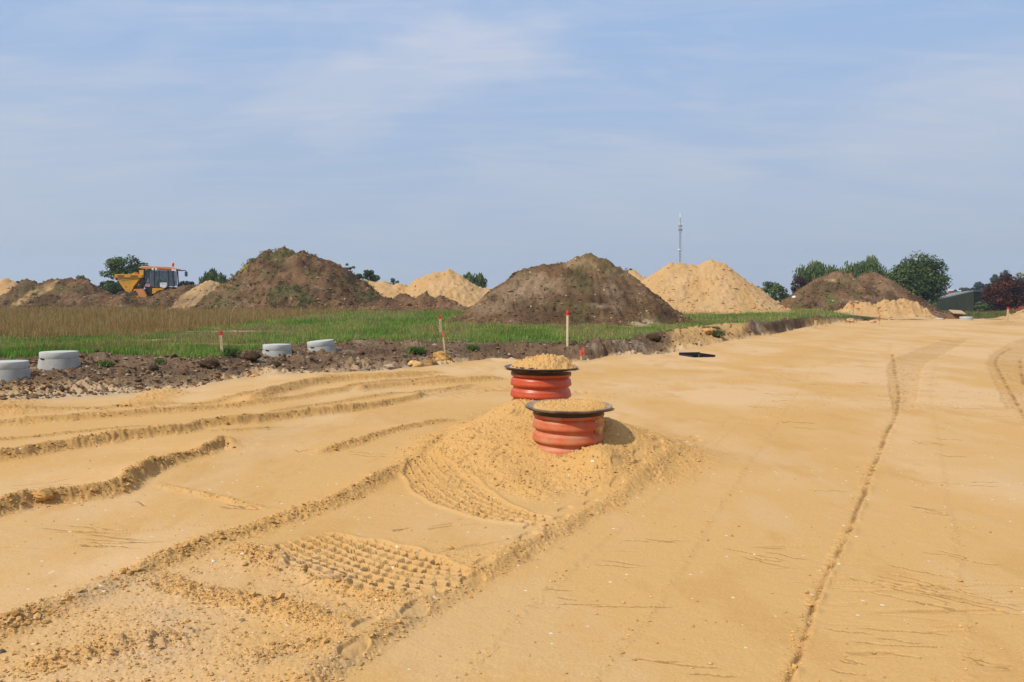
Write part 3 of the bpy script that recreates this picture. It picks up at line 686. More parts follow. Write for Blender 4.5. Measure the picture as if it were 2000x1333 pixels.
heap('soil_heap', 'tallest dark topsoil heap with weedy green slopes right of the yellow dumper', 'soil heap', 54.5,
     [(560, 489, 0, .86), (525, 493, 0, .9), (590, 494, 0, .86), (612, 500, 0, .84), (642, 511, 0, .80), (500, 515, 0, .9), (672, 538, -.5, .8), (700, 565, -.5, .8), (450, 560, -.5, .8)], 608, 'soil', 0.075, rough=1.0, weeds=9000, lump=.13, clodsize=.40, seed=11, patches=[(470, 525, .5, .25, (.5, .42, .1))])
heap('soil_heap', 'low dark soil ridge running right from the foot of the tallest heap', 'soil heap', 51.0,
     [(790, 576, 0, .8), (750, 584, 0, .8), (830, 577, 0, .85), (858, 578, 0, .9), (885, 590, 0, .8), (920, 600, 0, .7), (720, 590, 0, .8)], 610, 'soil', 0.075, rough=0.9, lump=.06, clodsize=.4, seed=23)
heap('soil_heap', 'large brown stony soil heap behind the tall round post at the middle', 'soil heap', 36.0,
     [(1150, 496, 0, .88), (1125, 505, -.2, .9), (1175, 506, 0, .85), (1060, 517, 0, .82), (1030, 527, 0, .84), (1095, 513, 0, .85), (1212, 533, 0, .8), (1005, 548, -.4, .8), (1260, 575, -.4, .8)], 640, 'soil', 0.05, rough=0.8, seed=37, lump=.12, clodsize=.36, gully=.18, weeds=500,
     patches=[(1140, 512, 1.0, .3, (.30, .20, .10)), (1215, 635, .5, .12, PALE), (1245, 630, .6, .16, PALE), (1160, 600, .5, .12, (.3, .22, .14)), (1020, 570, 1.4, .5, (.26, .18, .11)), (1085, 560, .9, .4, (.25, .17, .1)), (1040, 545, 1.0, .35, (.27, .19, .11)), (960, 600, 1.2, .35, (.24, .165, .1)), (1190, 575, .35, .9, (.25, .17, .10))])
heap('soil_heap', 'long low brown soil heap left of the yellow dumper', 'soil heap', 57.0,
     [(130, 545, 0, .72), (158, 546, 0, .75), (112, 548, 0, .7), (62, 549, .5, .8), (80, 553, .5, .7), (180, 560, 0, .8), (210, 575, 0, .6), (20, 580, 0, .6)], 605, 'soil', 0.08, rough=1.0, weeds=1600, lump=.15, clodsize=.4, seed=41,
     patches=[(92, 560, .5, .5, SANDC), (75, 575, .5, .5, SANDC), (60, 590, .5, .4, SANDC)])
heap('soil_heap', 'low weedy soil ridge hiding the wheels of the yellow dumper', 'soil heap', 56.0,
     [(368, 558, 0, .75), (345, 565, 0, .75), (325, 573, 0, .75), (300, 582, 0, .7), (275, 584, 0, .7), (240, 580, 0, .7), (215, 583, 0, .7), (388, 566, 0, .8)], 605, 'soil', 0.08, rough=1.0, weeds=2600, lump=.15, clodsize=.4, seed=43)
heap('sand_heap', 'small pale clayey sand heap between the dumper and the tallest soil heap', 'sand heap', 55.0,
     [(412, 551, 0, .85), (398, 560, 0, .8), (380, 573, 0, .7), (425, 558, 0, .8), (360, 583, 0, .7)], 605, 'sand', 0.08, rough=1.0, seed=47, patches=[(385, 585, 2.6, 1.2, (.26, .18, .10)), (415, 556, 1.2, .6, (.30, .215, .12)), (360, 590, 1.5, .5, (.16, .10, .055))])
heap('sand_heap', 'sand heap cut by the left edge of the photo behind the long soil heap', 'sand heap', 60,
     [(10, 549, 0, .8), (-40, 549, 0, .8), (24, 555, 0, .8)], 600, 'sand', 0.10, rough=1.0, seed=53)
heap('sand_heap', 'wide low sand heap with a double crest behind the dark soil ridge', 'sand heap', 66,
     [(873, 530, 0, .72), (850, 532, 0, .72), (893, 538, 0, .72), (825, 545, 0, .7), (745, 551, 0, .6), (712, 548, 0, .6), (780, 556, 0, .6), (915, 555, 0, .6), (945, 566, 0, .6), (975, 566, 0, .6)], 600, 'sand', 0.09, rough=0.95, seed=59, gully=.12)
heap('sand_heap', 'big clean sand heap with two rounded tops in front of the distant mast', 'sand heap', 50.5,
     [(1385, 510, 0, .82), (1330, 516, 0, .80), (1310, 520, 0, .78), (1350, 518, 0, .8), (1403, 512, 0, .85), (1283, 538, 0, .72), (1430, 538, 0, .85), (1462, 553, 0, .85), (1498, 586, 0, .8)], 612, 'sand', 0.06, rough=0.62, lump=.03, seed=61, gully=.12)
heap('sand_heap', 'tip of a small sand heap peeking between two larger heaps', 'sand heap', 66,
     [(1236, 531, 0, .8), (1225, 534, 0, .8), (1250, 540, 0, .8)], 600, 'sand', 0.11, rough=0.8, seed=67)
heap('soil_heap', 'reddish brown soil heap with two tops left of the round green tree', 'soil heap', 63,
     [(1636, 532, 0, .70), (1612, 541, 0, .70), (1655, 538, 0, .72), (1585, 560, 0, .7), (1558, 576, 0, .7)], 616, 'soil', 0.065, rough=0.9, lump=.12, seed=71, weeds=350, gully=.08,
     patches=[(1625, 548, .35, .2, SANDC), (1605, 586, .5, .35, (.06, .12, .025)), (1650, 575, .35, .18, (.06, .12, .02)), (1590, 600, .6, .15, (.08, .11, .03))])
heap('soil_heap', 'smooth dark brown soil heap touching the round green tree', 'soil heap', 64.5,
     [(1706, 534, 0, .72), (1690, 537, 0, .72), (1730, 545, 0, .78), (1766, 570, 0, .75), (1800, 592, 0, .7)], 618, 'soil', 0.07, rough=0.45, seed=73, gully=.05)
heap('sand_heap', 'low rubbly sand heap in front of the reddish brown soil heaps', 'sand heap', 55.5,
     [(1768, 586, 0, .9), (1690, 593, 0, .9), (1668, 598, 0, .8), (1725, 591, 0, .9), (1750, 592, 0, .9), (1790, 600, 0, .75), (1645, 612, 0, .7)], 625, 'sand', 0.07, rough=1.1, seed=79, clodsize=.4)
heap('sand_heap', 'sand heap cut by the right edge of the photo beside the last stake', 'sand heap', 54,
     [(2060, 596, 0, .5), (2010, 606, 0, .5)], 628, 'sand', 0.06, rough=0.5, seed=83)

# ------------------------------------------------------------------ concrete manhole tops
M_CONC = simple('grey_concrete', (.36, .355, .315), 0.85, 0.2, 0.14, 5.0, dirt=(.22, .19, .15), dirt_amt=0.5, bmp=0.25, bscale=60)
M_CONC2 = simple('pale_concrete', (.45, .45, .405), 0.85, 0.2, 0.10, 7.0, bmp=0.2, bscale=60)
M_DARK = simple('dark_gap', (.02, .018, .016), 0.9, 0.1)
def cone(px, top, base, wpx, label, tilt=(0, 0, 0), slots=True, group='concrete manhole cones'):
    Yd = hit(px, base)[1] + 0.2; r = wpx / 2 * Yd / F; x = P(px, base, Yd)[0]; zt = P(px, (top + 4.0), Yd)[2]; g = gz(x, Yd)
    h = zt - g
    e = empty('manhole_cone', (x, Yd, g), 0, label, 'manhole top', group, rot=tilt)
    b = MB(); z0 = -0.25; zs = h - 0.14
    b.lathe([(0.0, z0), (r * 1.16, z0), (r * 1.0, zs - 0.02), (r * 0.985, zs), (r * 0.93, zs + 0.002), (0.0, zs + 0.002)], 64); b.build('cone_body', M_CONC, e, smooth=False)
    l = MB(); l.lathe([(0, zs + 0.004), (r * 0.95, zs + 0.004), (r * 0.97, zs + 0.02), (r * 0.97, h - 0.02), (r * 0.95, h), (r * 0.62, h + 0.002), (r * 0.45, h + 0.012), (0, h + 0.014)], 64); lo = l.build('cover_slab', M_CONC2, e)
    for o in e.children:
        o.data.polygons.foreach_set('use_smooth', [True] * len(o.data.polygons))
        o.modifiers.new('es', 'EDGE_SPLIT').split_angle = math.radians(28)
    if slots:
        for k, an in enumerate((-2.0, 0.9)):
            s_ = MB(); s_.box((0, 0, 0), (0.10, 0.03, 0.024)); s_.build('lifting_slot', M_DARK, e, (math.cos(an) * r * 0.985, math.sin(an) * r * 0.985, zs + 0.005), (0, 0.12, an + math.pi / 2))
    return e
cone(16, 702, 737, 74, 'concrete manhole cone cut by the left edge of the photo')
cone(116, 683, 716, 70, 'concrete manhole cone second from the left, standing in dark soil')
cone(541, 669, 692, 55, 'concrete manhole cone with a level top, right of the red tipped stake')
cone(627, 662, 682, 53, 'tilted concrete manhole cone with a slanting cover, right of the level one', tilt=(0.04, -0.09, 0))
cone(1833, 618, 625, 20, 'low concrete ring at the right foot of the brown heaps', slots=False, group='far concrete rings')
cone(1887, 615, 626, 24, 'concrete ring beside the wooden sheet at the far end', slots=False, group='far concrete rings')

# ------------------------------------------------------------------ marking stakes
M_WOOD = simple('stake_wood', (.55, .40, .22), 0.8, 0.2, 0.15, 12, dirt=(.30, .2, .1), dirt_amt=0.4)
M_PALEW = simple('pale_round_wood', (.62, .50, .30), 0.75, 0.2, 0.10, 14)
M_RED = simple('red_paint', (.60, .02, .015), 0.6, 0.35, 0.12, 30)
M_ORED = simple('orange_red_paint', (.62, .10, .06), 0.65, 0.3, 0.12, 30)
M_INK = simple('dark_ink', (.10, .06, .035), 0.8, 0.1)
def stake(px, py0, py1, wpx, label, cappx, lean=(0, 0), round_=False, cap=None, writing=False, Yf=None, group='marking stakes'):
    x, Yd, g = hit(px, py1)
    if Yf: Yd = Yf; x = P(px, py1, Yd)[0]; g = P(px, py1, Yd)[2]
    h = (py1 - py0) * Yd / F; wd = max(wpx * Yd / F, 0.035); ch = cappx * Yd / F
    e = empty('marking_stake', (x, Yd, g), 0, label, 'stake', group, rot=(lean[1], lean[0], 0))
    m = cap or M_RED
    if round_:
        b = MB(); b.tube([(0, 0, -0.25), (0, 0, h - ch)], wd * .46, 20); b.build('post', M_PALEW, e, smooth=False)
        c_ = MB(); c_.lathe([(0, h), (wd * .40, h), (wd * .50, h - 0.02), (wd * .54, h - ch * .5), (wd * .54, h - ch - 0.02), (wd * .40, h - ch - 0.02)], 20); c_.build('cap', m, e)
    else:
        b = MB(); b.box((0, 0, (h - ch - 0.25) / 2), (wd, wd * .55, h - ch + 0.25)); b.build('post', M_WOOD, e, bevel=0.004)
        c_ = MB(); c_.box((0, 0, h - ch / 2 + .001), (wd * 1.03, wd * .60, ch)); c_.build('painted_tip', m, e, bevel=0.004)
    if writing:
        t_ = MB(); r_ = random.Random(int(px)); zz_ = h - ch - 0.05; pl = []
        while zz_ > h * 0.30: pl.append((r_.uniform(-.32, .32) * wd, -wd * .285, zz_)); zz_ -= r_.uniform(.010, .022)
        t_.tube(pl, wd * .055, 5)
        t_.build('handwriting', M_INK, e)
    return e
stake(434, 647, 692, 5.2, 'red tipped stake with writing, at the bank left of the concrete cones', 8.5, (-0.05, 0), writing=True)
stake(861, 617, 655, 4.8, 'red capped stake with writing standing in the grass behind a leaning one', 6.5, (-0.03, 0), writing=True)
stake(869, 648, 690, 3.6, 'thin orange tipped stake leaning left in front of the grass', 11, (-0.10, 0), cap=M_ORED)
stake(1108.5, 607, 674, 5.4, 'tall round pale post with a red cap before the large brown heap', 8, (0, 0), round_=True)
stake(1140, 680, 706, 4.4, 'taller of two short pink tipped pegs right of the rear pipe', 13, (-0.06, 0), cap=M_ORED)
stake(1135.5, 684, 706, 4.0, 'shorter of two short pink tipped pegs right of the rear pipe', 12, (-0.10, 0), cap=M_ORED)
stake(1592.5, 620, 642, 4.0, 'brown tipped stake at the end of the grass strip', 6, (0, 0), cap=simple('brown_red_paint', (.34, .07, .04), 0.7, 0.2))
stake(1535, 598, 606, 3.2, 'tiny pink stake at the right foot of the clean sand heap', 4, Yf=46.5)
stake(1666, 595, 614, 3.0, 'red tipped stake on the rubbly sand heap', 5, (0.06, 0), cap=M_ORED, Yf=53.5)
stake(1717, 617, 636, 2.6, 'short orange marker stick in front of the rubbly sand heap', 10, (0.03, 0), cap=M_ORED)
stake(1968, 600, 623, 3.2, 'red tipped stake by the sand heap at the right edge', 4.5, Yf=50.0)

# ------------------------------------------------------------------ corrugated riser pipes with flanged tops
def dusty(name, col, rough, spec, lo, hi, amt):
    m, nt, b = newmat(name, rough, spec); n = noise_node(nt, 3.2, 6); n2 = noise_node(nt, 22.0, 4)
    c = ramp(nt, n2, [(0.3, [v * .88 for v in col]), (0.7, [min(1, v * 1.1) for v in col])])
    f = ramp(nt, n, [(lo, (0, 0, 0)), (hi, (amt,) * 3)]); c = mixc(nt, f, c, (.52, .34, .18))
    n3 = noise_node(nt, 55.0, 3); f3 = ramp(nt, n3, [(0.66, (0, 0, 0)), (0.72, (.75,) * 3)]); c = mixc(nt, f3, c, (.50, .33, .17))
    # pale dust gathers on faces that look up
    g = N(nt, 'ShaderNodeNewGeometry'); s = N(nt, 'ShaderNodeSeparateXYZ'); nt.links.new(g.outputs['Normal'], s.inputs[0])
    up = N(nt, 'ShaderNodeMapRange'); nt.links.new(s.outputs[2], up.inputs[0]); up.inputs[1].default_value = .25; up.inputs[2].default_value = 1.0; up.inputs[4].default_value = amt * 0.9
    mu = N(nt, 'ShaderNodeMath', operation='MULTIPLY'); nt.links.new(up.outputs[0], mu.inputs[0]); nt.links.new(n, mu.inputs[1])
    c = mixc(nt, mu.outputs[0], c, (.55, .37, .22)); nt.links.new(c, b.inputs['Base Color'])
    bump(nt, b, n3, 0.15, 0.003); return m
M_PIPE_D = dusty('dusty_orange_plastic', (.49, .088, .024), 0.55, 0.35, .38, .70, .55)
M_PIPE_C = dusty('clean_orange_plastic', (.47, .062, .012), 0.38, 0.5, .58, .85, .35)
M_RUB = dusty('dark_brown_plastic', (.045, .022, .022), 0.38, 0.5, .55, .85, .30)
M_RUBD = dusty('dusty_dark_plastic', (.055, .030, .028), 0.5, 0.4, .38, .70, .60)
M_BLACK = simple('black_rubber', (.012, .010, .011), 0.45, 0.4)
def sand_lump(name, label, pos, rx, ry, hgt, seed, cols=(C_SAND, C_LOOSE), n=150, cl=0.05, cut=0.0, group=None, cat='sand pile', prof=None, parent=None, under=0.0):
    u = np.linspace(-1.15, 1.15, n); X, Y = np.meshgrid(u, u); r = np.hypot(X, Y); x = X * rx; y = Y * ry
    e = r + 0.10 * fbm(X * 2.5 + seed, Y * 2.5, 3, seed)
    h = hgt * (1 - ss(0.25, 1.0, e)) if prof is None else prof(X, Y, e) * hgt
    h = h * (1 + 0.35 * fbm(x * 5, y * 5, 3, seed + 2)) + ss(1.0, .85, e) * 0 
    m = 1 - ss(0.8, 1.02, e)
    h = h + m * (clod(x, y, cl, seed + 3, .7) * cl * .55 + clod(x, y, cl * .45, seed + 7, .85) * cl * .3 + 0.004) - (1 - m) * 0.02
    c = mixa(np.broadcast_to(cols[0], X.shape + (3,)).copy(), cols[1], 0.5 + 1.1 * fbm(x * 6, y * 6, 3, seed + 9))
    idx = np.arange(n * n).reshape(n, n); q = np.stack([idx[:-1, :-1], idx[:-1, 1:], idx[1:, 1:], idx[1:, :-1]], -1).reshape(-1, 4); q = q[(e.ravel()[q] < 1.04).any(1)]
    used = np.unique(q); mp = np.full(n * n, -1); mp[used] = np.arange(len(used)); V = np.stack([x, y, h], -1).reshape(-1, 3)[used]
    o = link(name, np_mesh(name, V, mp[q], c.reshape(-1, 3)[used]), M_FINE, loc=pos, parent=parent)
    return setprops(o, label, cat, group) if label else o
M_FINE = attr_mat('crumbly_sand', 0.95, 0.1, 110.0, 0.15, 0.6, 0.004)
def riser(px, ytip, Yd, label, dusty_, tilt, dish):
    x, _, zf = P(px, ytip, Yd)
    e = empty('riser_pipe', (x, Yd, zf), 0, label, 'riser pipe', 'orange riser pipes', rot=tilt)
    R0 = 0.352; prof = [(R0 - .035, -1.0)]
    for k in range(7, -1, -1):
        zc_ = -0.155 - k * 0.128
        prof += [(R0 - .034, zc_ - .062), (R0 - .030, zc_ - .050), (R0 - .006, zc_ - .042), (R0, zc_ - .030), (R0 - .003, zc_ - .008), (R0 - .009, zc_ + .004), (R0 - .009, zc_ + .020), (R0 - .016, zc_ + .036), (R0 - .031, zc_ + .048)]
    prof += [(R0 - .036, -.098), (R0 - .010, -.090), (R0 - .004, -.078), (R0 - .004, -.066), (R0 - .012, -.058), (R0 - .05, -.056), (R0 - .05, -.12)]
    b = MB(); b.lathe(prof, 112); o = b.build('corrugated_pipe', M_PIPE_D if dusty_ else M_PIPE_C, e, smooth=True); o.modifiers.new('es', 'EDGE_SPLIT').split_angle = math.radians(50)
    b = MB(); b.lathe([(R0 - .045, -.075), (R0 - .020, -.075), (R0 - .006, -.060), (R0 - .010, -.030), (R0 + .004, -.016), (R0 - .04, -.012)], 96); b.build('rubber_seal', M_BLACK, e, smooth=True)
    R1 = 0.424
    if dish: fp = [(R0 - .06, -.030), (R0 - .005, -.034), (R0 + .022, -.026), (R1 - .02, -.006), (R1 - .003, 0.003), (R1, .010), (R1 - .006, .017), (R1 - .03, .013), (R0 + .01, -.004), (R0 - .012, -.006), (R0 - .012, .020), (R0 - .022, .024), (R0 - .03, .018), (R0 - .03, -.008), (0, -.008)]
    else: fp = [(R0 - .06, -.022), (R0 - .005, -.026), (R0 + .02, -.020), (R1 - .012, -.014), (R1, -.004), (R1, .008), (R1 - .010, .014), (R1 - .035, .008), (R0 + .01, -.006), (0, -.006)]
    b = MB(); b.lathe(fp, 112); o = b.build('flange_cover', M_RUBD if dusty_ else M_RUB, e, smooth=True); o.modifiers.new('es', 'EDGE_SPLIT').split_angle = math.radians(40)
    return e, x, zf
e1, x1_, z1_ = riser(1110.5, 793.5, 7.72, 'front orange corrugated pipe, dusty, with a flat sand covered lid', True, (0.012, 0.0, 0), False)
e2, x2_, z2_ = riser(1057, 718.5, 9.12, 'rear orange corrugated pipe with a dark rim and a heap of sand', False, (0.0, 0.012, 0), True)
sand_lump('sand_pile', 'thin crumbly sand pile lying on the lid of the front pipe', (x1_ + .02, 7.74, z1_ - 0.004), .395, .39, .016, 5, n=170, cl=.035, prof=lambda X, Y, e: (1 - ss(.75, 1.0, e)) * (0.45 + 1.9 * ss(.0, .9, X) * (1 - ss(.55, 1.0, e)) + 0.8 * ss(.2, .7, Y) * (1 - ss(.7, 1, e))))
def rear_prof(X, Y, e): return (1 - ss(.38, 1.04, e)) * (1.0 + 0.20 * np.sin(X * 5 + .5)) + 0.45 * np.exp(-((X - .60) / .14) ** 2 - (Y / .4) ** 2) + .12 * np.exp(-((X - .3) / .14) ** 2 - (Y / .4) ** 2)
sand_lump('sand_pile', 'tall lumpy sand pile heaped on the rim of the rear pipe', (x2_ + .01, 9.12, z2_ + 0.004),   .41, .39, .105, 15, n=190, cl=.075, prof=rear_prof)
# sand clods stuck on the corrugations of the front pipe
def clump(name, label, cat, pos, size, col, seed, group=None, mat=None, sq=(1, .8, .7), rz=0.0, sub=4, rough=.35):
    import bmesh
    bm = bmesh.new(); bmesh.ops.create_icosphere(bm, subdivisions=sub, radius=1.0)
    co = np.array([v.co[:] for v in bm.verts]); s = seed * 3.7
    d = fbm(co[:, 0] * 1.3 + s + co[:, 2] * .7, co[:, 1] * 1.3 + co[:, 2] * 1.1 + s, 4, seed) + .5 * np.abs(fbm(co[:, 0] * 3 + co[:, 2] * 2, co[:, 1] * 3 - co[:, 2] * 2, 3, seed + 5))
    co2 = co * (1 + rough * d)[:, None] * np.array(sq) * size
    for v, c_ in zip(bm.verts, co2): v.co = c_
    me = bpy.data.meshes.new(name); bm.to_mesh(me); bm.free()
    n = len(me.vertices); ca = me.color_attributes.new('Col', 'FLOAT_COLOR', 'POINT'); c4 = np.ones((n, 4), np.float32)
    c4[:, :3] = np.array(col) * (1 + .5 * fbm(co[:, 0] * 2 + s, co[:, 1] * 2 + co[:, 2], 3, seed + 8))[:, None]; ca.data.foreach_set('color', c4.ravel())
    me.polygons.foreach_set('use_smooth', [True] * len(me.polygons))
    o = link(name, me, mat or M_FINE, loc=pos, rot=(0, 0, rz)); return setprops(o, label, cat, group)
clump('sand_clod', 'wide flat sand clod stuck high on the right side of the front pipe', 'sand clod', P(1168, 820, 7.53), .080, C_SAND * .95, 3, 'clods stuck on the front pipe', sq=(1.0, .30, .46), rz=.9, rough=.8)
clump('sand_clod', 'small sand clod stuck below the wide one on the front pipe', 'sand clod', P(1170, 841, 7.52), .050, C_SAND * .95, 4, 'clods stuck on the front pipe', sq=(.9, .35, .8), rz=.9, rough=.8)

# ------------------------------------------------------------------ sunken black drain box
e = empty('drain_box', (BOXC[0], BOXC[1], 0.0), BOXA, 'black plastic drain box sunk in the sand at the foot of the bank', 'drain box')
M_PL = simple('black_plastic', (.012, .012, .014), 0.35, 0.5, 0.2, 20, dirt=(.12, .09, .05), dirt_amt=.35)
hx, hy = BOXS; hz_ = 0.035
for nm, c_, s_ in (('side_wall', (0, hy, -.17), (2 * hx, .03, .50)), ('side_wall', (0, -hy, -.235), (2 * hx, .03, .43)), ('side_wall', (hx, 0, -.18), (.03, 2 * hy - .034, .48)), ('side_wall', (-hx, 0, -.20), (.03, 2 * hy - .034, .46))):
    b = MB(); b.box(c_, s_); b.build(nm, M_PL, e, bevel=.004)
b = MB(); b.box((0, 0, -.39), (2 * hx - .04, 2 * hy - .04, .02)); b.build('floor_plate', M_PL, e)
b = MB(); b.box((hx - .045, hy - .045, -.10), (.05, .05, .26)); b.build('corner_post', simple('grey_plastic', (.10, .09, .08), .5), e, bevel=.004)

# ------------------------------------------------------------------ far lattice mast
M_STEEL = simple('galvanised_steel', (.22, .22, .23), 0.6, 0.3); M_WHITE = simple('white_paint', (.80, .80, .80), 0.5, 0.4)
Dm = 400.0; mx_, _, mtop = P(1329, 417, Dm); e = empty('lattice_mast', (mx_, Dm, -1.0), 0, 'tall thin grey lattice mast with white antennas far behind the sand heap', 'mast')
H_ = mtop + 1.0; b = MB(); hw = .42; zl = H_ - 6.0
cr = [(hw, 0), (-hw * .5, hw * .87), (-hw * .5, -hw * .87)]
for x, y in cr: b.tube([(x, y, 0), (x, y, zl)], .085, 6)
k = 0; z = 0
while z < zl - 1.5:
    for i in range(3):
        p_, q_ = cr[i], cr[(i + 1) % 3]
        if k % 2: p_, q_ = q_, p_
        b.tube([(p_[0], p_[1], z), (q_[0], q_[1], z + 1.5)], .055, 4, False)
    z += 1.5; k += 1
b.build('lattice', M_STEEL, e)
b = MB(); b.tube([(0, 0, zl), (0, 0, H_ - 1.5)], .16, 6); b.build('top_pole', M_STEEL, e)
b = MB(); b.lathe([(0, H_ - 2.2), (.36, H_ - 2.2), (.36, H_), (0, H_)], 10); b.build('top_antenna', M_WHITE, e)
for an in range(6):
    b = MB(); a_ = an * math.pi / 3; b.box((math.cos(a_) * .95, math.sin(a_) * .95, zl + 0.2), (.16, .16, 1.6), rot=(0, 0, a_)); b.build('panel_antenna', M_WHITE, e)
b = MB(); zc_ = P(1329, 489, Dm)[2] + 1; b.lathe([(.6, zc_), (1.25, zc_), (1.25, zc_ + .5), (.6, zc_ + .5)], 12); b.build('white_ring', M_WHITE, e)
for zz_ in (P(1329, 449, Dm)[2] + 1, P(1329, 441, Dm)[2] + 1):
    b = MB(); b.lathe([(.4, zz_ - .5), (1.05, zz_ - .5), (1.05, zz_ + .4), (.4, zz_ + .4)], 10); b.build('platform', M_STEEL, e)

# ------------------------------------------------------------------ green shed, houses
M_SHED, nt, b_ = newmat('green_board_wall', 0.85, 0.15)
n = noise_node(nt, 0.8, 5); c_ = ramp(nt, n, [(0.3, (.026, .033, .014)), (0.7, (.042, .046, .021))])
cw = N(nt, 'ShaderNodeTexCoord'); wv = N(nt, 'ShaderNodeTexWave', bands_direction='X'); nt.links.new(cw.outputs['Object'], wv.inputs[0]); wv.inputs['Scale'].default_value = 1.1
g_ = ramp(nt, wv.outputs['Fac'], [(0.0, (.75,) * 3), (0.2, (1, 1, 1))]); nt.links.new(mixc(nt, 1.0, c_, g_, 'MULTIPLY'), b_.inputs['Base Color']); bump(nt, b_, wv.outputs['Fac'], .4, .03)
Ds_ = 96.0
cx, cy, ctop = P(1899, 570, Ds_); lx, ly, ltop = P(1805, 592, 122.0); gx, gy, gtop = P(1960, 571, 104)
base_z = -0.4
e = empty('green_shed', (cx, cy, base_z), 0, 'long dark green flat roofed shed between the round tree and the red tree', 'shed')
def wallquad(a_, b2, za, zb2, th_=.2):
    dx, dy = b2[0] - a_[0], b2[1] - a_[1]; L_ = math.hypot(dx, dy); nx_, ny_ = -dy / L_ * th_, dx / L_ * th_
    m_ = MB(); p_ = [(a_[0], a_[1]), (b2[0], b2[1]), (b2[0] + nx_, b2[1] + ny_), (a_[0] + nx_, a_[1] + ny_)]
    hs = [za, zb2, zb2, za]
    m_.add([(x, y, 0) for x, y in p_] + [(x, y, h_) for (x, y), h_ in zip(p_, hs)], [(0, 3, 2, 1), (4, 5, 6, 7), (0, 1, 5, 4), (1, 2, 6, 5), (2, 3, 7, 6), (3, 0, 4, 7)]); return m_
A_ = (0.0, 0.0); B_ = (lx - cx, ly - cy); C_ = (gx - cx, gy - cy); D_ = (B_[0] + C_[0], B_[1] + C_[1]); hA = ctop - base_z
hB = ltop - base_z; hC = hA * .97
wallquad(B_, A_, hB, hA).build('long_wall', M_SHED, e)
wallquad(A_, C_, hA - .002, hC).build('end_wall', M_SHED, e)
m_ = MB(); m_.add([(A_[0] , A_[1]- .25, hA + .01), (C_[0] + .3, C_[1]- .2, hC + .01), (D_[0], D_[1], hC + .01), (B_[0] - .1, B_[1], hB + .01), (A_[0], A_[1] - .25, hA + .16), (C_[0] + .3, C_[1] - .2, hC + .16), (D_[0], D_[1], hC + .16), (B_[0] - .1, B_[1], hB + .16)], [(0, 3, 2, 1), (4, 5, 6, 7), (0, 1, 5, 4), (1, 2, 6, 5), (2, 3, 7, 6), (3, 0, 4, 7)])
m_.build('roof', simple('grey_roof_felt', (.20, .21, .20), .8), e)
M_BRICK = simple('red_brick', (.34, .085, .05), .85, .15, .2, 30); M_GREY = simple('dark_glass', (.05, .06, .07), .3, .5)
# house behind the shed: red brick piers with white caps round a dark dormer
hx0, hy0, hz0 = P(1864, 584, 170.0); e = empty('brick_house', (hx0, hy0, -1), 0, 'red brick house top with white caps and a dark dormer above the green shed', 'house')
u = 170.0 / F
zr = P(1864, 583, 170)[2] + 1
b = MB(); b.box((0, 3, zr / 2), (22 * u, 5, zr)); b.build('wall', M_BRICK, e)
for dx_, w_, tp in ((-7.5, 6, 568.5), (7.5, 5, 569.5)):
    zt = P(1864, tp, 170)[2] + 1; b = MB(); b.box((dx_ * u, 0, zt / 2), (w_ * u, .8, zt)); ch = b.build('brick_pier', M_BRICK, e)
    b = MB(); b.box((dx_ * u, 0, zt + .12), (w_ * u * 1.15, 1.0, .26)); b.build('cap', M_WHITE, ch)
zt = P(1864, 569, 170)[2] + 1; b = MB(); b.box((0, -.2, (zr + zt) / 2), (7 * u, 1.6, zt - zr + .02)); dm_ = b.build('dormer', simple('slate', (.10, .12, .13), .6), e)
b = MB(); b.lathe([(0, 0), (3.6 * u, 0), (3.0 * u, .25), (0, .35)], 16, (0, -.2, zt)); b.build('dormer_roof', M_DARK, dm_)
# brick house at the right edge
hx0, hy0, _ = P(1999, 600, 105.0); e = empty('brick_house', (hx0, hy0, -.3), 0, 'red brick house with a white fascia at the right edge behind the red tree', 'house'); u = 105.0 / F
zA = P(1990, 590, 105)[2] + .3; zB = P(2000, 594, 105)[2] + .3
b = MB(); b.prism([(-8 * u, P(1, 609, 105)[2] + .3), (30 * u, P(1, 609, 105)[2] + .3), (30 * u, zB - 20 * u * .4), (-8 * u, zA)], 0, 6); b.build('wall', M_BRICK, e)
b = MB(); b.prism([(-8 * u, -.2), (30 * u, -.2), (30 * u, P(1, 609, 105)[2] + .29), (-8 * u, P(1, 609, 105)[2] + .29)], .1, 6); b.build('plinth', M_SHED, e)
b = MB(); b.prism([(-9 * u, zA + .05), (30 * u, zB - 20 * u * .4 + .05), (30 * u, zB - 20 * u * .4 + .35), (-9 * u, zA + .32)], -.3, 6.2); b.build('fascia', M_WHITE, e)
# wooden sheet on spoil beside the far ring
wx_, wy_, wz_ = P(1868, 613, 56.5); g_ = gz(wx_, wy_)
e = clump('soil_clod', 'flat lump of brown soil under the wooden sheet', 'soil clod', (wx_ - .1, wy_ + .3, g_ + .05), .62, C_DIRT, 9, sq=(1.0, .7, .55), sub=4)
b = MB(); b.box((0, 0, 0), (.95, .62, .06), rot=(.40, 0.06, .1)); o = b.build('wooden_sheet', simple('weathered_board', (.42, .30, .18), .8, .2, .15, 6), None, (wx_ + .05, wy_ - .05, g_ + .48), bevel=.006); setprops(o, 'tan wooden sheet propped on soil beside the far concrete ring', 'board')

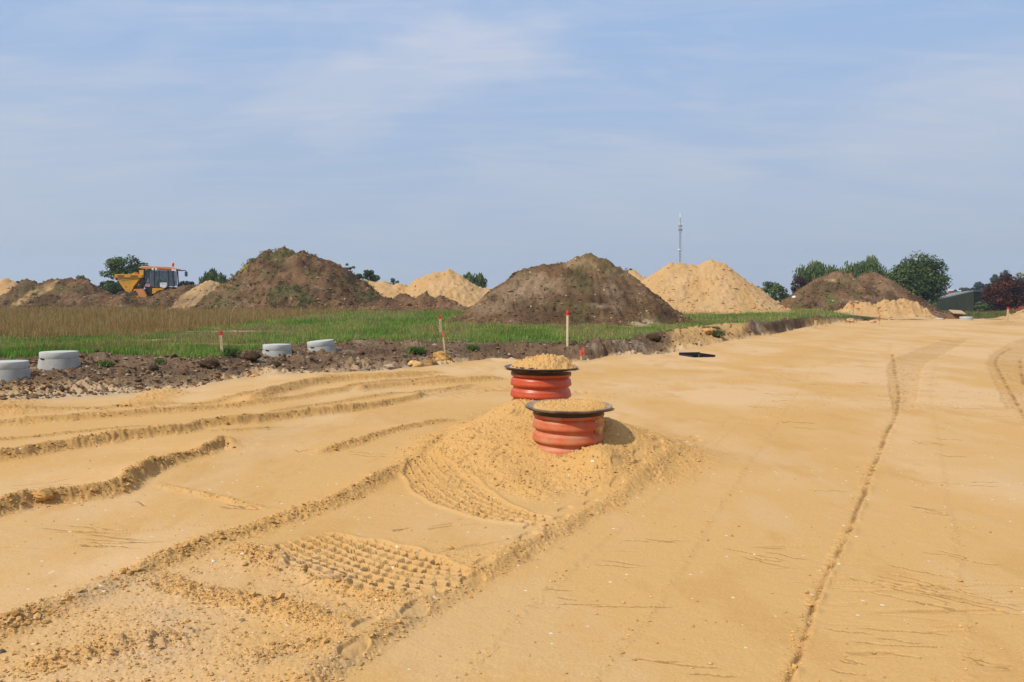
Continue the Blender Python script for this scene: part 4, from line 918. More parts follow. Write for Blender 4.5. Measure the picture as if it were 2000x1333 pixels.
# ------------------------------------------------------------------ the articulated dumper
M_YEL = simple('yellow_paint', (.75, .35, .022), .45, .4, .08, 2.0, dirt=(.33, .2, .08), dirt_amt=.45)
M_ORG = simple('faded_orange_paint', (.75, .28, .065), .5, .35, .08, 3.0, dirt=(.4, .28, .15), dirt_amt=.5)
M_REDP = simple('red_orange_underside', (.50, .09, .03), .5, .3)
M_BLK = simple('black_trim', (.018, .018, .02), .5, .4, .2, 10, dirt=(.1, .08, .05), dirt_amt=.3)
M_TYRE = simple('dusty_tyre', (.10, .085, .065), .9, .1, .25, 5, bmp=.5)
M_GL, nt, b_ = newmat('tinted_glass', .06, .6); b_.inputs['Base Color'].default_value = (.05, .085, .09, 1); b_.inputs['Alpha'].default_value = .5
M_LAMP = simple('lamp_glass', (.85, .85, .80), .25, .5); M_BEAC = simple('orange_beacon', (.80, .10, .03), .3, .5)
DD = 60.0; ux = DD / F
dx0, _, _ = P(285, 590, DD); dz0 = gz(dx0, DD); 
DTH = 0.5 * math.atan2(-dx0, DD)                               # the machine's side is turned square to the sight line
def L(px, py):                                           # picture plane of the machine, metres from its base
    p = P(px, py, DD); return ((p[0] - dx0) * math.cos(DTH), p[2] - dz0)
dump = empty('dump_truck', (dx0 - 1.05 * math.sin(DTH), DD + 1.05 * math.cos(DTH), dz0), DTH, 'yellow articulated dump truck with a glazed cab half hidden behind soil ridges', 'dump truck')
def PR(name, pts, y0, y1, mat, par=dump, pts2=None, bevel=.015):
    b = MB(); b.prism([L(*p) for p in pts], y0, y1, [L(*p) for p in pts2] if pts2 else None); return b.build(name, mat, par, bevel=bevel)
# skip: rim and tapering bowl
bowl = PR('skip_body', [(230, 543), (275, 543.5), (262, 560), (256, 577), (253, 577), (241, 561)], -1.05, 1.05, M_YEL)
PR('skip_rim', [(227, 537), (229, 536.3), (256, 536.2), (265.5, 532), (266, 536), (278, 537), (278, 543), (229, 543), (230, 548), (228, 547)], -1.12, 1.12, M_YEL)
PR('rim_sticker', [(231.5, 538.3), (245, 538.5), (244.5, 541.3), (233, 541)], -1.135, -1.121, simple('dark_sticker', (.16, .09, .03), .6), bevel=0)
PR('rim_sticker', [(257, 538.3), (270, 538.5), (270, 541), (257, 541)], -1.135, -1.121, bpy.data.materials['dark_sticker'], bevel=0)
PR('name_plate', [(239, 546), (253, 546.3), (253, 548.6), (239.5, 548.4)], -1.065, -1.051, simple('grey_lettering_band', (.38, .30, .20), .6), bevel=0)
PR('emblem', [(246.3, 561.5), (248, 558.5), (249.6, 561.5)], -1.065, -1.051, simple('emblem_brown', (.25, .10, .03), .6), bevel=0)
PR('hinge_arm', [(247, 566), (256, 570), (257, 588), (250, 586), (246, 572)], -.5, .5, M_YEL)
PR('guard_frame', [(272, 528), (280, 527.5), (280, 543), (278, 543), (272, 542.5)], -.95, .95, M_YEL)
PR('exhaust', [(265.5, 527), (269.5, 527), (270, 537), (265.5, 537)], -.1, .2, M_BLK)
# cab
PR('cab_roof', [(271, 522.3), (282, 520.6), (300, 520.6), (330, 521.6), (341, 524.4), (341, 526.5), (330, 526), (305, 524.6), (286, 526), (271.5, 524)], -.95, .95, M_ORG)
PR('roof_pack', [(271.2, 522.4), (290.5, 521), (290.5, 519.6), (280, 519.6), (271.2, 521.6)], -.8, .6, simple('white_pack', (.62, .60, .55), .6))
PR('roof_lining', [(305, 524.9), (330, 526.1), (331, 527.6), (306, 527)], -.96, -.70, M_REDP)
for (x0_, y0_), (x1p, y1p), w_ in (((280.5, 525), (279, 557), 1.8), ((298.5, 527), (299.5, 565), 1.3), ((324.8, 527), (325.8, 565), 1.4), ((334, 526), (336.5, 560), 1.8)):
    PR('cab_pillar', [(x0_, y0_), (x0_ + w_, y0_), (x1p + w_, y1p), (x1p, y1p)], -.9, -.80, M_BLK, bevel=0)
    PR('cab_pillar', [(x0_, y0_), (x0_ + w_, y0_), (x1p + w_, y1p), (x1p, y1p)], .80, .9, M_BLK, bevel=0)
PR('side_window', [(282.5, 527), (298.5, 527), (299.5, 561), (281, 557)], -.86, -.85, M_GL, bevel=0)
PR('windscreen', [(300, 527), (324.8, 527.5), (325.8, 562), (301, 562)], -.86, -.85, M_GL, bevel=0)
PR('door_window', [(326.4, 527.5), (334, 527), (336, 559), (327.5, 560)], -.86, -.85, M_GL, bevel=0)
PR('rear_window', [(283, 528), (334, 528), (335, 558), (282, 558)], .84, .86, M_GL, bevel=0)
PR('cab_door', [(281, 557), (296, 561.5), (295, 578), (290, 577), (284, 566)], -.9, -.82, M_BLK)
PR('door_sign', [(283, 554.5), (292.5, 555), (291.5, 561), (283, 560)], -.93, -.905, simple('red_white_sign', (.62, .25, .22), .6, var=.35, scale=14), bevel=0)
PR('cab_floor', [(281, 559), (336, 561), (335, 566), (283, 566)], -.84, .9, M_BLK)
PR('seat', [(308, 548), (318, 548.5), (321, 560), (306, 560)], -.35, .2, simple('grey_seat', (.35, .36, .33), .8), bevel=.05)
PR('console', [(302, 545), (306, 546), (306, 560), (300, 560)], -.2, .5, M_BLK)
b = MB(); 
wc = L(306.5, 552); pts_ = [(wc[0] + .17 * math.cos(a_ * .3927), -.45 + .08 * math.sin(a_ * .3927), wc[1] + .17 * math.sin(a_ * .3927)) for a_ in range(17)]; b.tube(pts_, .018, 6, False); b.build('steering_wheel', M_BLK, dump)
PR('engine_hood', [(296, 563), (319, 563.5), (318, 566), (312, 567), (305, 569), (302, 573), (296, 575)], -.95, .6, M_YEL)
PR('white_panel', [(310.5, 552.5), (324, 552.5), (324.5, 557), (322.5, 562), (318, 563.5), (311, 561)], -1.0, -.93, M_WHITE, bevel=.03)
PR('panel_stripe', [(311.5, 554.2), (323, 554.6), (323, 555.4), (311.5, 554.9)], -1.006, -1.001, M_REDP, bevel=0)
PR('chassis', [(258, 576), (283, 564), (336, 564), (338, 600), (258, 600)], -.6, .7, M_BLK)
PR('front_fender', [(264, 565), (280, 565), (283, 569), (287.5, 578), (284, 585), (272, 584.5), (271, 574), (267, 568), (262, 570)], -1.25, -.55, M_ORG)
b = MB(); c_ = L(274, 560); b.tube([(c_[0], -1.15, c_[1]), (c_[0], -1.1, c_[1]), (c_[0], -.55, c_[1])], [.12, .18, .18], 20); b.tube([(c_[0] - .05, -1.0, c_[1] + .1), (c_[0] - .05, -1.0, c_[1] + .28)], .07, 10); b.build('air_filter', M_BLK, dump)
for px_, py_, r_, yy in ((243, 585, .60, -.95), (243, 585, .60, .95), (266, 585, .62, -1.0), (266, 585, .62, .95), (322, 590, .62, -.95), (322, 590, .62, .95)):
    c_ = L(px_, py_); r_ = min(r_, c_[1] + .05); 
    b = MB(); pr = [(r_ * .55, -.24), (r_ * .9, -.25), (r_, -.17), (r_, .17), (r_ * .9, .25), (r_ * .55, .24)]
    b.lathe(pr, 36); tmp = MB(); tmp.v = [(x, z, y) for x, y, z in b.v]; tmp.f = b.f
    for k in range(24):
        a_ = k * math.pi / 12; tmp.box((math.cos(a_) * r_, 0, math.sin(a_) * r_), (.07, .44, .10), rot=(0, -a_, 0))
    w_ = empty('wheel', (c_[0], yy, c_[1])); w_.parent = dump; tmp.build('tyre', M_TYRE, w_)
    b = MB(); b.lathe([(0, -.12), (r_ * .3, -.12), (r_ * .35, -.2), (r_ * .56, -.22), (r_ * .56, .22), (0, .2)], 24); t2 = MB(); t2.v = [(x, z, y) for x, y, z in b.v]; t2.f = b.f; t2.build('rim', M_YEL, w_)
for px_, py_ in ((297.3, 525.4), (303.6, 525.2), (334.8, 526.6), (339.3, 527.4)):
    c_ = L(px_, py_); b = MB(); b.lathe([(0, 0), (.075, 0), (.075, .09), (.03, .12), (0, .12)], 16); t2 = MB(); t2.v = [(x, z, y) for x, y, z in b.v]; t2.f = b.f; t2.build('headlight', M_LAMP, dump, (c_[0], -1.03, c_[1] - .02))
c_ = L(332.5, 521); b = MB(); b.lathe([(0, 0), (.05, 0), (.05, .10), (.085, .10), (.085, .27), (.055, .34), (0, .36)], 16); b.build('beacon', M_BEAC, dump, (c_[0], -.4, c_[1]), smooth=True)
b = MB(); a1, a2, a3 = L(341, 527.3), L(351, 528.3), L(359.5, 528.2); a4 = L(360.5, 531); b.tube([(a1[0], -.9, a1[1]), (a2[0], -.95, a2[1]), (a3[0], -1.0, a3[1]), (a4[0], -1.0, a4[1])], [.05, .045, .03, .03], 8); b.build('mirror_arm', M_BLK, dump)
PR('mirror', [(357.8, 530.3), (363, 530.3), (363.3, 540.3), (358, 540)], -1.10, -.98, M_BLK, bevel=.03)
PR('mirror_glass', [(358.8, 531.5), (362, 531.5), (362.3, 539.2), (359, 539)], -1.112, -1.101, simple('mirror_face', (.05, .07, .06), .15, .7), bevel=0)
b = MB(); a1, a2, a3 = L(336.3, 547), L(339, 548), L(339, 556); b.tube([(a1[0], -.9, a1[1]), (a2[0], -.98, a2[1]), (a3[0], -.98, a3[1])], .018, 6); b.build('grab_rail', M_BLK, dump)

# ------------------------------------------------------------------ trees and bushes
def leaf_cloud(centers, radii, n, size, cols, seed, droop=0.0, flat=0.0):
    r = np.random.default_rng(seed); k = len(centers); wgt = radii ** 2; idx = r.choice(k, n, p=wgt / wgt.sum())
    v = r.normal(size=(n, 3)); v /= np.linalg.norm(v, axis=1)[:, None]; rad = radii[idx] * r.uniform(0.45, 1.05, n) ** 0.7
    p = centers[idx] + v * rad[:, None] * np.array([1, 1, 0.75])
    if droop: p[:, 2] -= np.abs(r.normal(0, droop, n)) * 1.0
    nn = v + r.normal(0, .55, (n, 3)) + np.array([0, 0, .35]); nn /= np.linalg.norm(nn, axis=1)[:, None]
    a = np.cross(nn, r.normal(size=(n, 3))); a /= np.linalg.norm(a, axis=1)[:, None]; b = np.cross(nn, a)
    s = size * r.uniform(0.6, 1.3, n); el = 1.0
    if droop: a = a * .35 + np.array([0, 0, -1.0]); a /= np.linalg.norm(a, axis=1)[:, None]; b = np.cross(a, nn); b /= np.linalg.norm(b, axis=1)[:, None] + 1e-6; el = 2.0
    V = np.empty((n, 4, 3)); A = a * (s * el)[:, None] * .5; B = b * s[:, None] * .36
    V[:, 0] = p - A; V[:, 1] = p + B; V[:, 2] = p + A; V[:, 3] = p - B
    ci = r.integers(0, len(cols), k)[idx]; c = np.array(cols)[ci] * r.uniform(.7, 1.3, (n, 1)) * r.uniform(.93, 1.07, (n, 3))
    return V.reshape(-1, 3), np.arange(4 * n).reshape(-1, 4), np.repeat(c[:, None], 4, 1).reshape(-1, 3)
def tree(name, label, px, ytop, wpx, D, cols, kind='round', n=6000, size=None, seed=1, group=None, cat='tree', ybot=None, trunk=True, nb=34):
    x, _, zt = P(px, ytop, D); g = gz(x, D) - .2; h = zt - g; Rx = wpx / 2 * D / F; r = np.random.default_rng(seed)
    size = size or max(.16, D * .0022); zb = (P(px, ybot, D)[2] - g) if ybot else h * .18
    e = empty(name, (x, D, g), 0, label, cat, group)
    cz = (h + zb) / 2; rz = (h - zb) / 2; cs = []; rs = []
    for _ in range(nb):
        v = r.normal(size=3); v /= np.linalg.norm(v); q = r.uniform(.35, 1.0) ** .5; s = r.uniform(.20, .36) if kind != 'loose' else r.uniform(.14, .30)
        f = 1 - s * .9; top = 1.0
        if kind == 'round': top = 1.0
        xx = v[0] * Rx * f * q; yy = v[1] * Rx * f * q; zz_ = cz + v[2] * rz * f * q
        if kind == 'cone': k_ = 1 - (zz_ - zb) / (h - zb); xx *= .25 + k_; yy *= .25 + k_
        cs.append((xx, yy, zz_)); rs.append(s * min(Rx, rz * 1.3) * (1.0 if kind != 'loose' else 1.1))
    cs = np.array(cs); rs = np.array(rs); rs *= 1.15
    ex_ = np.abs(cs[:, 0]) + rs; cs[:, :2] *= ((Rx * 1.02 - rs) / np.maximum(Rx - rs, .01) * min(1.8, (Rx - rs.mean()) / max(1e-3, np.sort(np.abs(cs[:, 0]))[-3])))[:, None]
    zt2 = np.sort(cs[:, 2] + rs * .75)[-2]; cs[:, 2] = zb + (cs[:, 2] - zb) * (h - zb) / (zt2 - zb)
    b = MB(); tr = max(.08, h * .022)
    if trunk:
        th_ = zb + rz * .8; b.tube([(0, 0, -.3), (tr * .3, 0, th_ * .35), (-tr * .2, tr * .2, th_ * .7), (0, 0, th_)], [tr * 1.4, tr, tr * .75, tr * .3], 9)
    t_ = b.build('trunk', M_BARK, e) if trunk else None
    b = MB()
    for i in range(0, nb, 2):
        c_ = cs[i]; s0 = min(max(c_[2] - Rx * .5, h * .12), zb + rz); m_ = (c_[0] * .45, c_[1] * .45, s0 + (c_[2] - s0) * .65)
        b.tube([(0, 0, s0 * .9), m_, tuple(c_)], [tr * .5, tr * .3, tr * .08], 5, False)
    b.build('branches', M_BARK, e)
    dr = {'weep': Rx * .30, 'birch': Rx * .28}.get(kind, 0)
    v, f, c_ = leaf_cloud(cs, rs, n, size, cols, seed + 5, dr)
    link('crown', np_mesh('crown', v, f, c_, False), M_LEAF, e)
    return e
DG = [(.052, .090, .018), (.070, .110, .022), (.090, .13, .026), (.038, .066, .015)]
MG = [(.10, .145, .035), (.12, .16, .04), (.08, .115, .026)]
BG = [(.12, .16, .05), (.14, .17, .055), (.085, .125, .04), (.18, .18, .06)]
RD = [(.085, .020, .010), (.060, .014, .008), (.13, .032, .012), (.040, .012, .008)]
RB = [(.085, .055, .03), (.065, .05, .025), (.10, .06, .035)]
PN = [(.028, .045, .028), (.022, .038, .026), (.035, .05, .03)]
tree('broadleaf_tree', 'loose crowned green tree standing behind the yellow dumper skip', 247, 499, 88, 75, DG + MG, 'loose', 5200, .22, 3, nb=46)
tree('bush', 'dark green bush left of the tree behind the dumper', 222, 548, 44, 76, DG, 'round', 2500, .2, 4, cat='bush')
tree('bush', 'reddish brown bush just right of the dumper cab', 366, 547, 38, 62, RB + MG, 'round', 2600, .15, 5, cat='bush')
tree('willow_tree', 'small domed green willow between the dumper and the tallest soil heap', 414, 526, 58, 80, DG + MG, 'weep', 4500, .2, 6, cat='tree')
tree('broadleaf_tree', 'sparse grey green treetop over the right shoulder of the tallest heap', 684, 519, 24, 88, MG, 'loose', 1200, .2, 7)
tree('broadleaf_tree', 'dark spreading treetop above the wide low sand heap', 717, 527, 44, 80, DG, 'loose', 2600, .2, 8, nb=26)
tree('bush', 'tiny far bush top above the saddle of the wide sand heap', 768, 545, 22, 120, DG, 'loose', 700, .3, 9, cat='bush')
tree('willow_tree', 'weeping willow between the wide sand heap and the large brown heap', 926, 532, 48, 92, MG + BG, 'weep', 3400, .22, 10)
tree('bush', 'thin twiggy bush top right of the large brown heap', 1228, 524, 26, 85, RB + MG, 'loose', 500, .18, 11, cat='bush')
tree('bush', 'small bush above the long low soil heap at left', 157, 538, 34, 85, RB + MG, 'loose', 1000, .2, 12, cat='bush')
tree('bush', 'bluish bush beside the sand heap at the left edge', 38, 549, 16, 95, DG, 'round', 800, .25, 13, cat='bush')
tree('bush', 'brownish bush low between the long soil heap and the dumper', 200, 552, 24, 80, RB, 'loose', 900, .2, 14, cat='bush')
tree('bush', 'green bush with bare twigs right of the clean sand heap', 1503, 550, 62, 72, MG + DG, 'loose', 3000, .16, 15, cat='bush', nb=30)
tree('bush', 'dark purple leaved bush left of the reddish brown heaps', 1562, 540, 36, 84, [(.05, .02, .02), (.07, .03, .025), (.03, .02, .02)], 'round', 2600, .18, 16, cat='bush')
tree('bush', 'low green bush between the twiggy bush and the purple bush', 1535, 573, 34, 88, MG, 'round', 1300, .2, 17, cat='bush')
tree('birch_tree', 'leftmost birch of the row behind the reddish brown heaps', 1594, 508, 72, 92, BG + MG, 'birch', 4200, .22, 18, 'birches in a row', nb=30)
tree('birch_tree', 'middle birch of the row behind the reddish brown heaps', 1650, 510, 80, 95, BG + MG, 'birch', 4200, .22, 19, 'birches in a row', nb=30)
tree('birch_tree', 'rightmost and tallest birch of the row, beside the round tree', 1700, 498, 78, 92, BG + MG, 'birch', 5000, .22, 20, 'birches in a row', nb=34)
tree('broadleaf_tree', 'big round dark green tree between the brown heaps and the shed', 1792, 495, 120, 78, DG + [(.07, .10, .022)], 'round', 14000, .21, 21, nb=90, ybot=603)
tree('copper_beech', 'round dark red leaved tree in front of the green shed', 1968, 537, 88, 78, RD, 'round', 9000, .19, 22, ybot=612, nb=60)
tree('broadleaf_tree', 'olive green treetop sticking up behind the dark red tree', 1976, 531, 60, 92, BG + RB, 'round', 3600, .2, 23, nb=26)
tree('pine_tree', 'distant dark pine above the roof of the green shed', 1912, 551, 30, 220, PN, 'cone', 1600, .7, 24, 'far dark pines')
tree('pine_tree', 'taller distant pine just left of the dark red tree', 1944, 539, 36, 230, PN, 'cone', 1900, .7, 25, 'far dark pines')
tree('broadleaf_tree', 'distant rounded tree left of the far pines', 1893, 562, 44, 235, PN, 'round', 1500, .8, 26)
tree('broadleaf_tree', 'distant dark tree between the two far pines', 1928, 557, 40, 240, PN, 'round', 1400, .8, 29)
tree('pine_tree', 'distant pine at the right edge of the photo', 2000, 541, 40, 225, PN, 'cone', 1900, .7, 27, 'far dark pines')
tree('broadleaf_tree', 'far brownish tree seen between the round tree and the shed roof', 1846, 571, 34, 190, RB + DG, 'round', 900, .7, 28)
tree('shrub', 'small green shrub against the corner of the green shed', 1913, 590, 16, 86, MG, 'loose', 900, .15, 30, cat='shrub', ybot=612, trunk=False, nb=16)
tree('shrub', 'dark shrub between the shed corner and the dark red tree', 1931, 591, 20, 88, DG, 'loose', 1000, .15, 31, cat='shrub', ybot=612, trunk=False, nb=16)
tree('shrub', 'bluish shrub at the foot of the round green tree', 1819, 590, 18, 74, MG, 'round', 900, .15, 32, cat='shrub', ybot=606, trunk=False, nb=14)

# ------------------------------------------------------------------ grass, dry grass, flowers
def field_points(n, y0, y1, q0, q1, seed, power=2.0):
    r = np.random.default_rng(seed); q = r.uniform(q0, q1, n); yy = y0 * (y1 / y0) ** r.uniform(0, 1, n)
    x = (q - 1000) / F * yy; G = Grid(x, yy); G.loose = np.zeros(n); G.moist = np.zeros(n); terrain(G, False)
    pn = fbm(x * .7, yy * .7, 4, 841)
    # lumps of the fine terrain near the edge
    return x, yy, G.H, G.t, q, pn
def on_heap(x, y):
    m = np.zeros(x.shape, bool)
    for X, Y, h, gh, (a, b_, c, d) in HEAPS:
        k = np.nonzero((x > a) & (x < b_) & (y > c) & (y < d))[0]
        if not len(k): continue
        ny, nx = X.shape; i = ((y[k] - c) / (d - c) * (ny - 1)).astype(int); j = ((x[k] - a) / (b_ - a) * (nx - 1)).astype(int)
        m[k] |= (h - gh)[i, j] > 0.12
    return m
bare = [(hit(a_, b_)[:2], rx, ry) for a_, b_, rx, ry in ((375, 653, 1.7, .8), (455, 648, 2.3, .6), (312, 665, 1.0, .5), (690, 659, .9, .4), (278, 652, .7, .4), (425, 673, 2.2, .5))]
def blades(n, y0, y1, q0, q1, seed, hgt, wid, cols, keep, lean=.6):
    x, y, z, t, q, pn = field_points(n, y0, y1, q0, q1, seed)
    m = keep(x, y, t, q, pn) & ~on_heap(x, y)
    for (bx, by), rx, ry in bare: m &= np.hypot((x - bx) / rx, (y - by) / ry) + .3 * fbm(x * 2, y * 2, 2, 5) > .85
    x, y, z, q = x[m], y[m], z[m], q[m]; n = len(x); r = np.random.default_rng(seed + 1)
    cl = .45 + .95 * np.clip(fbm(x * 1.4, y * .9, 4, 900, .6) + .4, 0, 1.3)
    hh = hgt * r.uniform(.45, 1.2, n) * cl; ww = wid * r.uniform(.6, 1.4, n) * (y / 25) ** .5
    az = r.uniform(0, 2 * np.pi, n); la = r.uniform(0, 2 * np.pi, n); ln = lean * hh * r.uniform(0, 1, n)
    p = np.stack([x, y, z - .03], 1); d = np.stack([np.cos(az) * ww / 2, np.sin(az) * ww / 2, 0 * az], 1)
    V = np.empty((n, 3, 3)); V[:, 0] = p + d; V[:, 1] = p - d; V[:, 2] = p + np.stack([np.cos(la) * ln, np.sin(la) * ln, hh], 1)
    zone = 1.5 * fbm(x * .45, y * .30, 4, 910, .6)
    ci = np.clip(((zone + .5 + r.normal(0, .35, n)) * len(cols)).astype(int), 0, len(cols) - 1)
    c = np.array(cols)[ci] * r.uniform(.7, 1.3, (n, 1)); return V.reshape(-1, 3), np.repeat(c[:, None], 3, 1).reshape(-1, 3)
def Db(q): return np.interp(q, [-400, 0, 250, 450, 560, 640, 900, 2300], [22.5, 23.5, 24, 30, 39, 44, 60, 60])
GC = [(.11, .22, .025), (.145, .29, .034), (.19, .34, .046), (.27, .38, .07), (.36, .37, .10), (.30, .25, .10)]
def kg(x, y, t, q, pn):
    return (t + .1 * pn > 1.02 + .10 * fbm(x * 1.5, y * 1.5, 2, 77)) & (y < 75) & (q < 1660) & ((y < Db(q) + 3 * fbm(x * .3, y * .3, 2, 12)) | (np.random.default_rng(5).random(len(x)) < .12)) & (fbm(x * .8, y * .45, 4, 79) + .45 * np.random.default_rng(8).random(len(x)) > -.22)
v1, c1_ = blades(560000, 15.5, 60, -260, 1700, 51, .17, .020, GC, kg)
o = link('grass', np_mesh('grass', v1, np.arange(len(v1)).reshape(-1, 3), c1_, False), M_GRASS); setprops(o, 'green meadow grass growing on the field behind the soil bank', 'grass', kind='stuff')
DC = [(.30, .175, .06), (.38, .235, .085), (.46, .31, .12), (.25, .20, .06), (.33, .21, .075)]
def kd(x, y, t, q, pn):
    rr_ = np.random.default_rng(6).random(len(x)); return (t > 1.1) & (q < 1640) & (y < 58) & ((y > Db(q) + 3 * fbm(x * .3, y * .3, 2, 12)) | (rr_ < .035 + .12 * ss(.1, .5, fbm(x * .5, y * .4, 3, 14))))
v2, c2_ = blades(300000, 17, 58, -260, 1640, 61, .40, .016, DC, kd, .45)
o = link('dry_grass', np_mesh('dry_grass', v2, np.arange(len(v2)).reshape(-1, 3), c2_, False), M_GRASS); setprops(o, 'tall dry brown seeding grass at the back of the field', 'grass', kind='stuff')
def kw(x, y, t, q, pn): return (q > 1868) & (y > 56.5) & (y < 74) & (t > -50) & (fbm(x * .6, y * .6, 3, 15) > -.25)
v3, c3_ = blades(26000, 56, 75, 1790, 2300, 71, .30, .045, [(.10, .14, .035), (.14, .15, .05), (.17, .15, .06), (.09, .10, .03)], kw)
o = link('rough_weeds', np_mesh('rough_weeds', v3, np.arange(len(v3)).reshape(-1, 3), c3_, False), M_GRASS); setprops(o, 'rough green and brown weeds in front of the shed and red tree', 'weeds', kind='stuff')
# yellow meadow flowers
x, y, z, t, q, pn = field_points(9000, 17.5, 50, -200, 1620, 81)
m = (t > 1.1) & ~on_heap(x, y) & (fbm(x * .3, y * .3, 3, 33) + .35 * ss(700, 900, q) + .25 * ss(300, 100, q) > .12)
x, y, z = x[m], y[m], z[m]; 
x3, y3, z3, t3, q3, _ = field_points(500, 57, 68, 1885, 1985, 83)
x = np.r_[x, x3]; y = np.r_[y, y3]; z = np.r_[z, z3]; n = len(x); r = np.random.default_rng(82); hh = np.where(y > 56.5, .33, .22) * r.uniform(.6, 1.2, n); s = .016 * r.uniform(.6, 1.2, n) * (y / 22) ** .6
p = np.stack([x, y, z + hh], 1); tb = MB()
k6 = np.arange(6) * np.pi / 3; ring_ = np.stack([np.cos(k6), np.sin(k6), .25 * np.ones(6)], 1)
V = np.empty((n, 7, 3)); V[:, 0] = p; V[:, 1:] = p[:, None] + ring_[None] * s[:, None, None]
V[:, 1:, 1] += 0; fc = np.concatenate([np.arange(n)[:, None] * 7 + np.array([0, 1 + i, 1 + (i + 1) % 6]) for i in range(6)])
st = np.empty((n, 3, 3)); st[:, 0] = p; st[:, 1] = p + [0.004, 0, 0]; st[:, 1, 2] -= hh; st[:, 2] = p + [-.004, 0, 0]; st[:, 2, 2] -= hh
V = np.concatenate([V.reshape(-1, 3), st.reshape(-1, 3)]); fc = np.concatenate([fc, 7 * n + np.arange(3 * n).reshape(-1, 3)])
cc_ = np.concatenate([np.tile(np.array([.72, .55, .05]), (7 * n, 1)), np.tile(np.array([.1, .15, .04]), (3 * n, 1))])
o = link('meadow_flowers', np_mesh('meadow_flowers', V, fc, cc_, False), M_GRASS); setprops(o, 'small yellow flowers scattered over the meadow', 'flowers', kind='stuff')

# ------------------------------------------------------------------ turf clods, sand rocks, leafy weeds, stones
M_CLOD = attr_mat('clod_earth', 0.95, 0.08, 40.0, .25, .7, .01)
def gclump(px, py, wpx, label, col, seed, name, cat, group=None, sq=(1, .8, .75), mat=None, rough=.4, lift=.35, rz=0.0):
    x, y, z = hit(px, py); s = wpx / 2 * y / F; return clump(name, label, cat, (x, y, z + s * sq[2] * lift), s, col, seed, group, mat or M_CLOD, sq, rz, 4, rough)
def rooty(o, n, seed, h=.14):
    co = np.array([v.co[:] for v in o.data.vertices]); r = np.random.default_rng(seed); sp_ = co[r.choice(np.nonzero(co[:, 2] > -.02)[0], n)]
    v, f, c_ = tufts(sp_, n, h, .012, seed, [(.12, .08, .045), (.09, .12, .035), (.2, .15, .08)], 1.6); w_ = link('roots', np_mesh('roots', v, f, c_, False), M_GRASS, o); w_['kind'] = 'stuff'
for px, py, wp, lab, sd_ in ((408, 716, 34, 'dark turf clod with hanging roots left of the red tipped stake foot', 101), (492, 700, 30, 'dark turf clod between the red tipped stake and the level cone', 102),
                           (538, 716, 22, 'dark turf clod hanging below the level concrete cone', 103), (1278, 664, 26, 'brown turf clod at the notch where the bank turns sandy', 104), (300, 722, 18, 'dark clod in the middle of the soil bank at left', 105)):
    o = gclump(px, py, wp, lab, C_DIRT2 * .9, sd_, 'turf_clod', 'turf clod', 'turf clods on the bank', (1, .7, .55)); rooty(o, 110, sd_, .09)
for px, py, wp, lab, sd_, col in ((867, 701, 34, 'pointed yellow sand rock below the thin leaning stake', 111, C_LOOSE * 1.0), (838, 714, 26, 'brown broken sand rock left of the pointed one', 112, C_LOOSE * .6),
                               (812, 716, 26, 'yellow sand rock at the left of the broken rocks', 113, C_SAND), (1384, 650, 20, 'knob of sand standing on the sandy part of the bank', 114, C_SAND),
                               (312, 766, 16, 'upright tan sand lump at the foot of the left bank', 115, C_LOOSE), (497, 737, 14, 'small orange sand lump below the dark turf clods', 116, C_LOOSE), (760, 720, 22, 'rounded sand lump at the foot of the dark bank', 117, C_CLAY),
                               (1660, 629, 12, 'broken pale sand slab left of the orange marker stick', 118, C_LIGHT), (1703, 631, 13, 'pale sand slab next to the orange marker stick', 119, C_LIGHT), (80, 975, 44, 'crumbling brown sand lump in the deepest rut at left', 120, C_LOOSE * .85)):
    gclump(px, py, wp, lab, col, sd_, 'sand_rock', 'sand lump', 'hard sand lumps', (1, .75, .62) if py < 900 else (1, .7, .5), rough=.75, lift=.2 if py < 900 else .0)
for px, py, wp, lab, sd_, col in ((473, 1214, 13, 'largest grey stone in the trampled sand at lower left', 131, (.20, .15, .10)), (485, 1198, 10, 'small brown stone just above the largest grey stone', 132, (.26, .18, .1)),
                               (418, 1098, 9, 'pale round stone in the crumbly ridge', 133, (.55, .5, .42)), (3, 1277, 16, 'dark stone at the left edge', 134, (.10, .08, .06)), (311, 1211, 8, 'small dark stone in the trampled corner', 135, (.15, .10, .06)),
                               (157, 803 - 27 + 0, 7, 'white pebble at the foot of the left bank', 136, (.6, .58, .54)), (1157, 906, 7, 'white pebble on the mound before the front pipe', 137, (.75, .7, .62)), (1551, 580, 9, 'white stone on the shoulder of the reddish brown heap', 138, (.7, .7, .68))):
    if py == 580: x, y, z = P(px, py, 58.0); clump('stone', lab, 'stone', (x, y, z - .05), .17, col, sd_, 'single stones', M_CLOD, (1, .8, .5), 0, 3, .2)
    else: gclump(px, py, wp, lab, col, sd_, 'stone', 'stone', 'single stones', (1, .8, .6), rough=.2)
def weed(px, py, wpx, label, seed, n=220, cols=(GREEN * .8, GREEN2 * .8, GREEN), h=None):
    x, y, z = hit(px, py); s = wpx / 2 * y / F; r = np.random.default_rng(seed); sp_ = np.stack([r.normal(0, s * .45, n), r.normal(0, s * .5, n), np.zeros(n)], 1)
    v, f, c_ = tufts(sp_, n, h or s * .8, s * .22, seed, list(cols), 1.3); e = link('weed_plant', np_mesh('weed_plant', v, f, c_, False), M_GRASS, loc=(x, y, z)); return setprops(e, label, 'weed', 'leafy weeds on the bank')
weed(447, 692, 34, 'leafy green weed at the foot of the red tipped stake', 141, 320); weed(207, 713, 22, 'small green weed alone on the soil right of the second cone', 142)
weed(312, 708, 16, 'little green weed at the middle of the left bank top', 143); weed(815, 688, 30, 'low spreading weed left of the thin leaning stake', 144, 260)
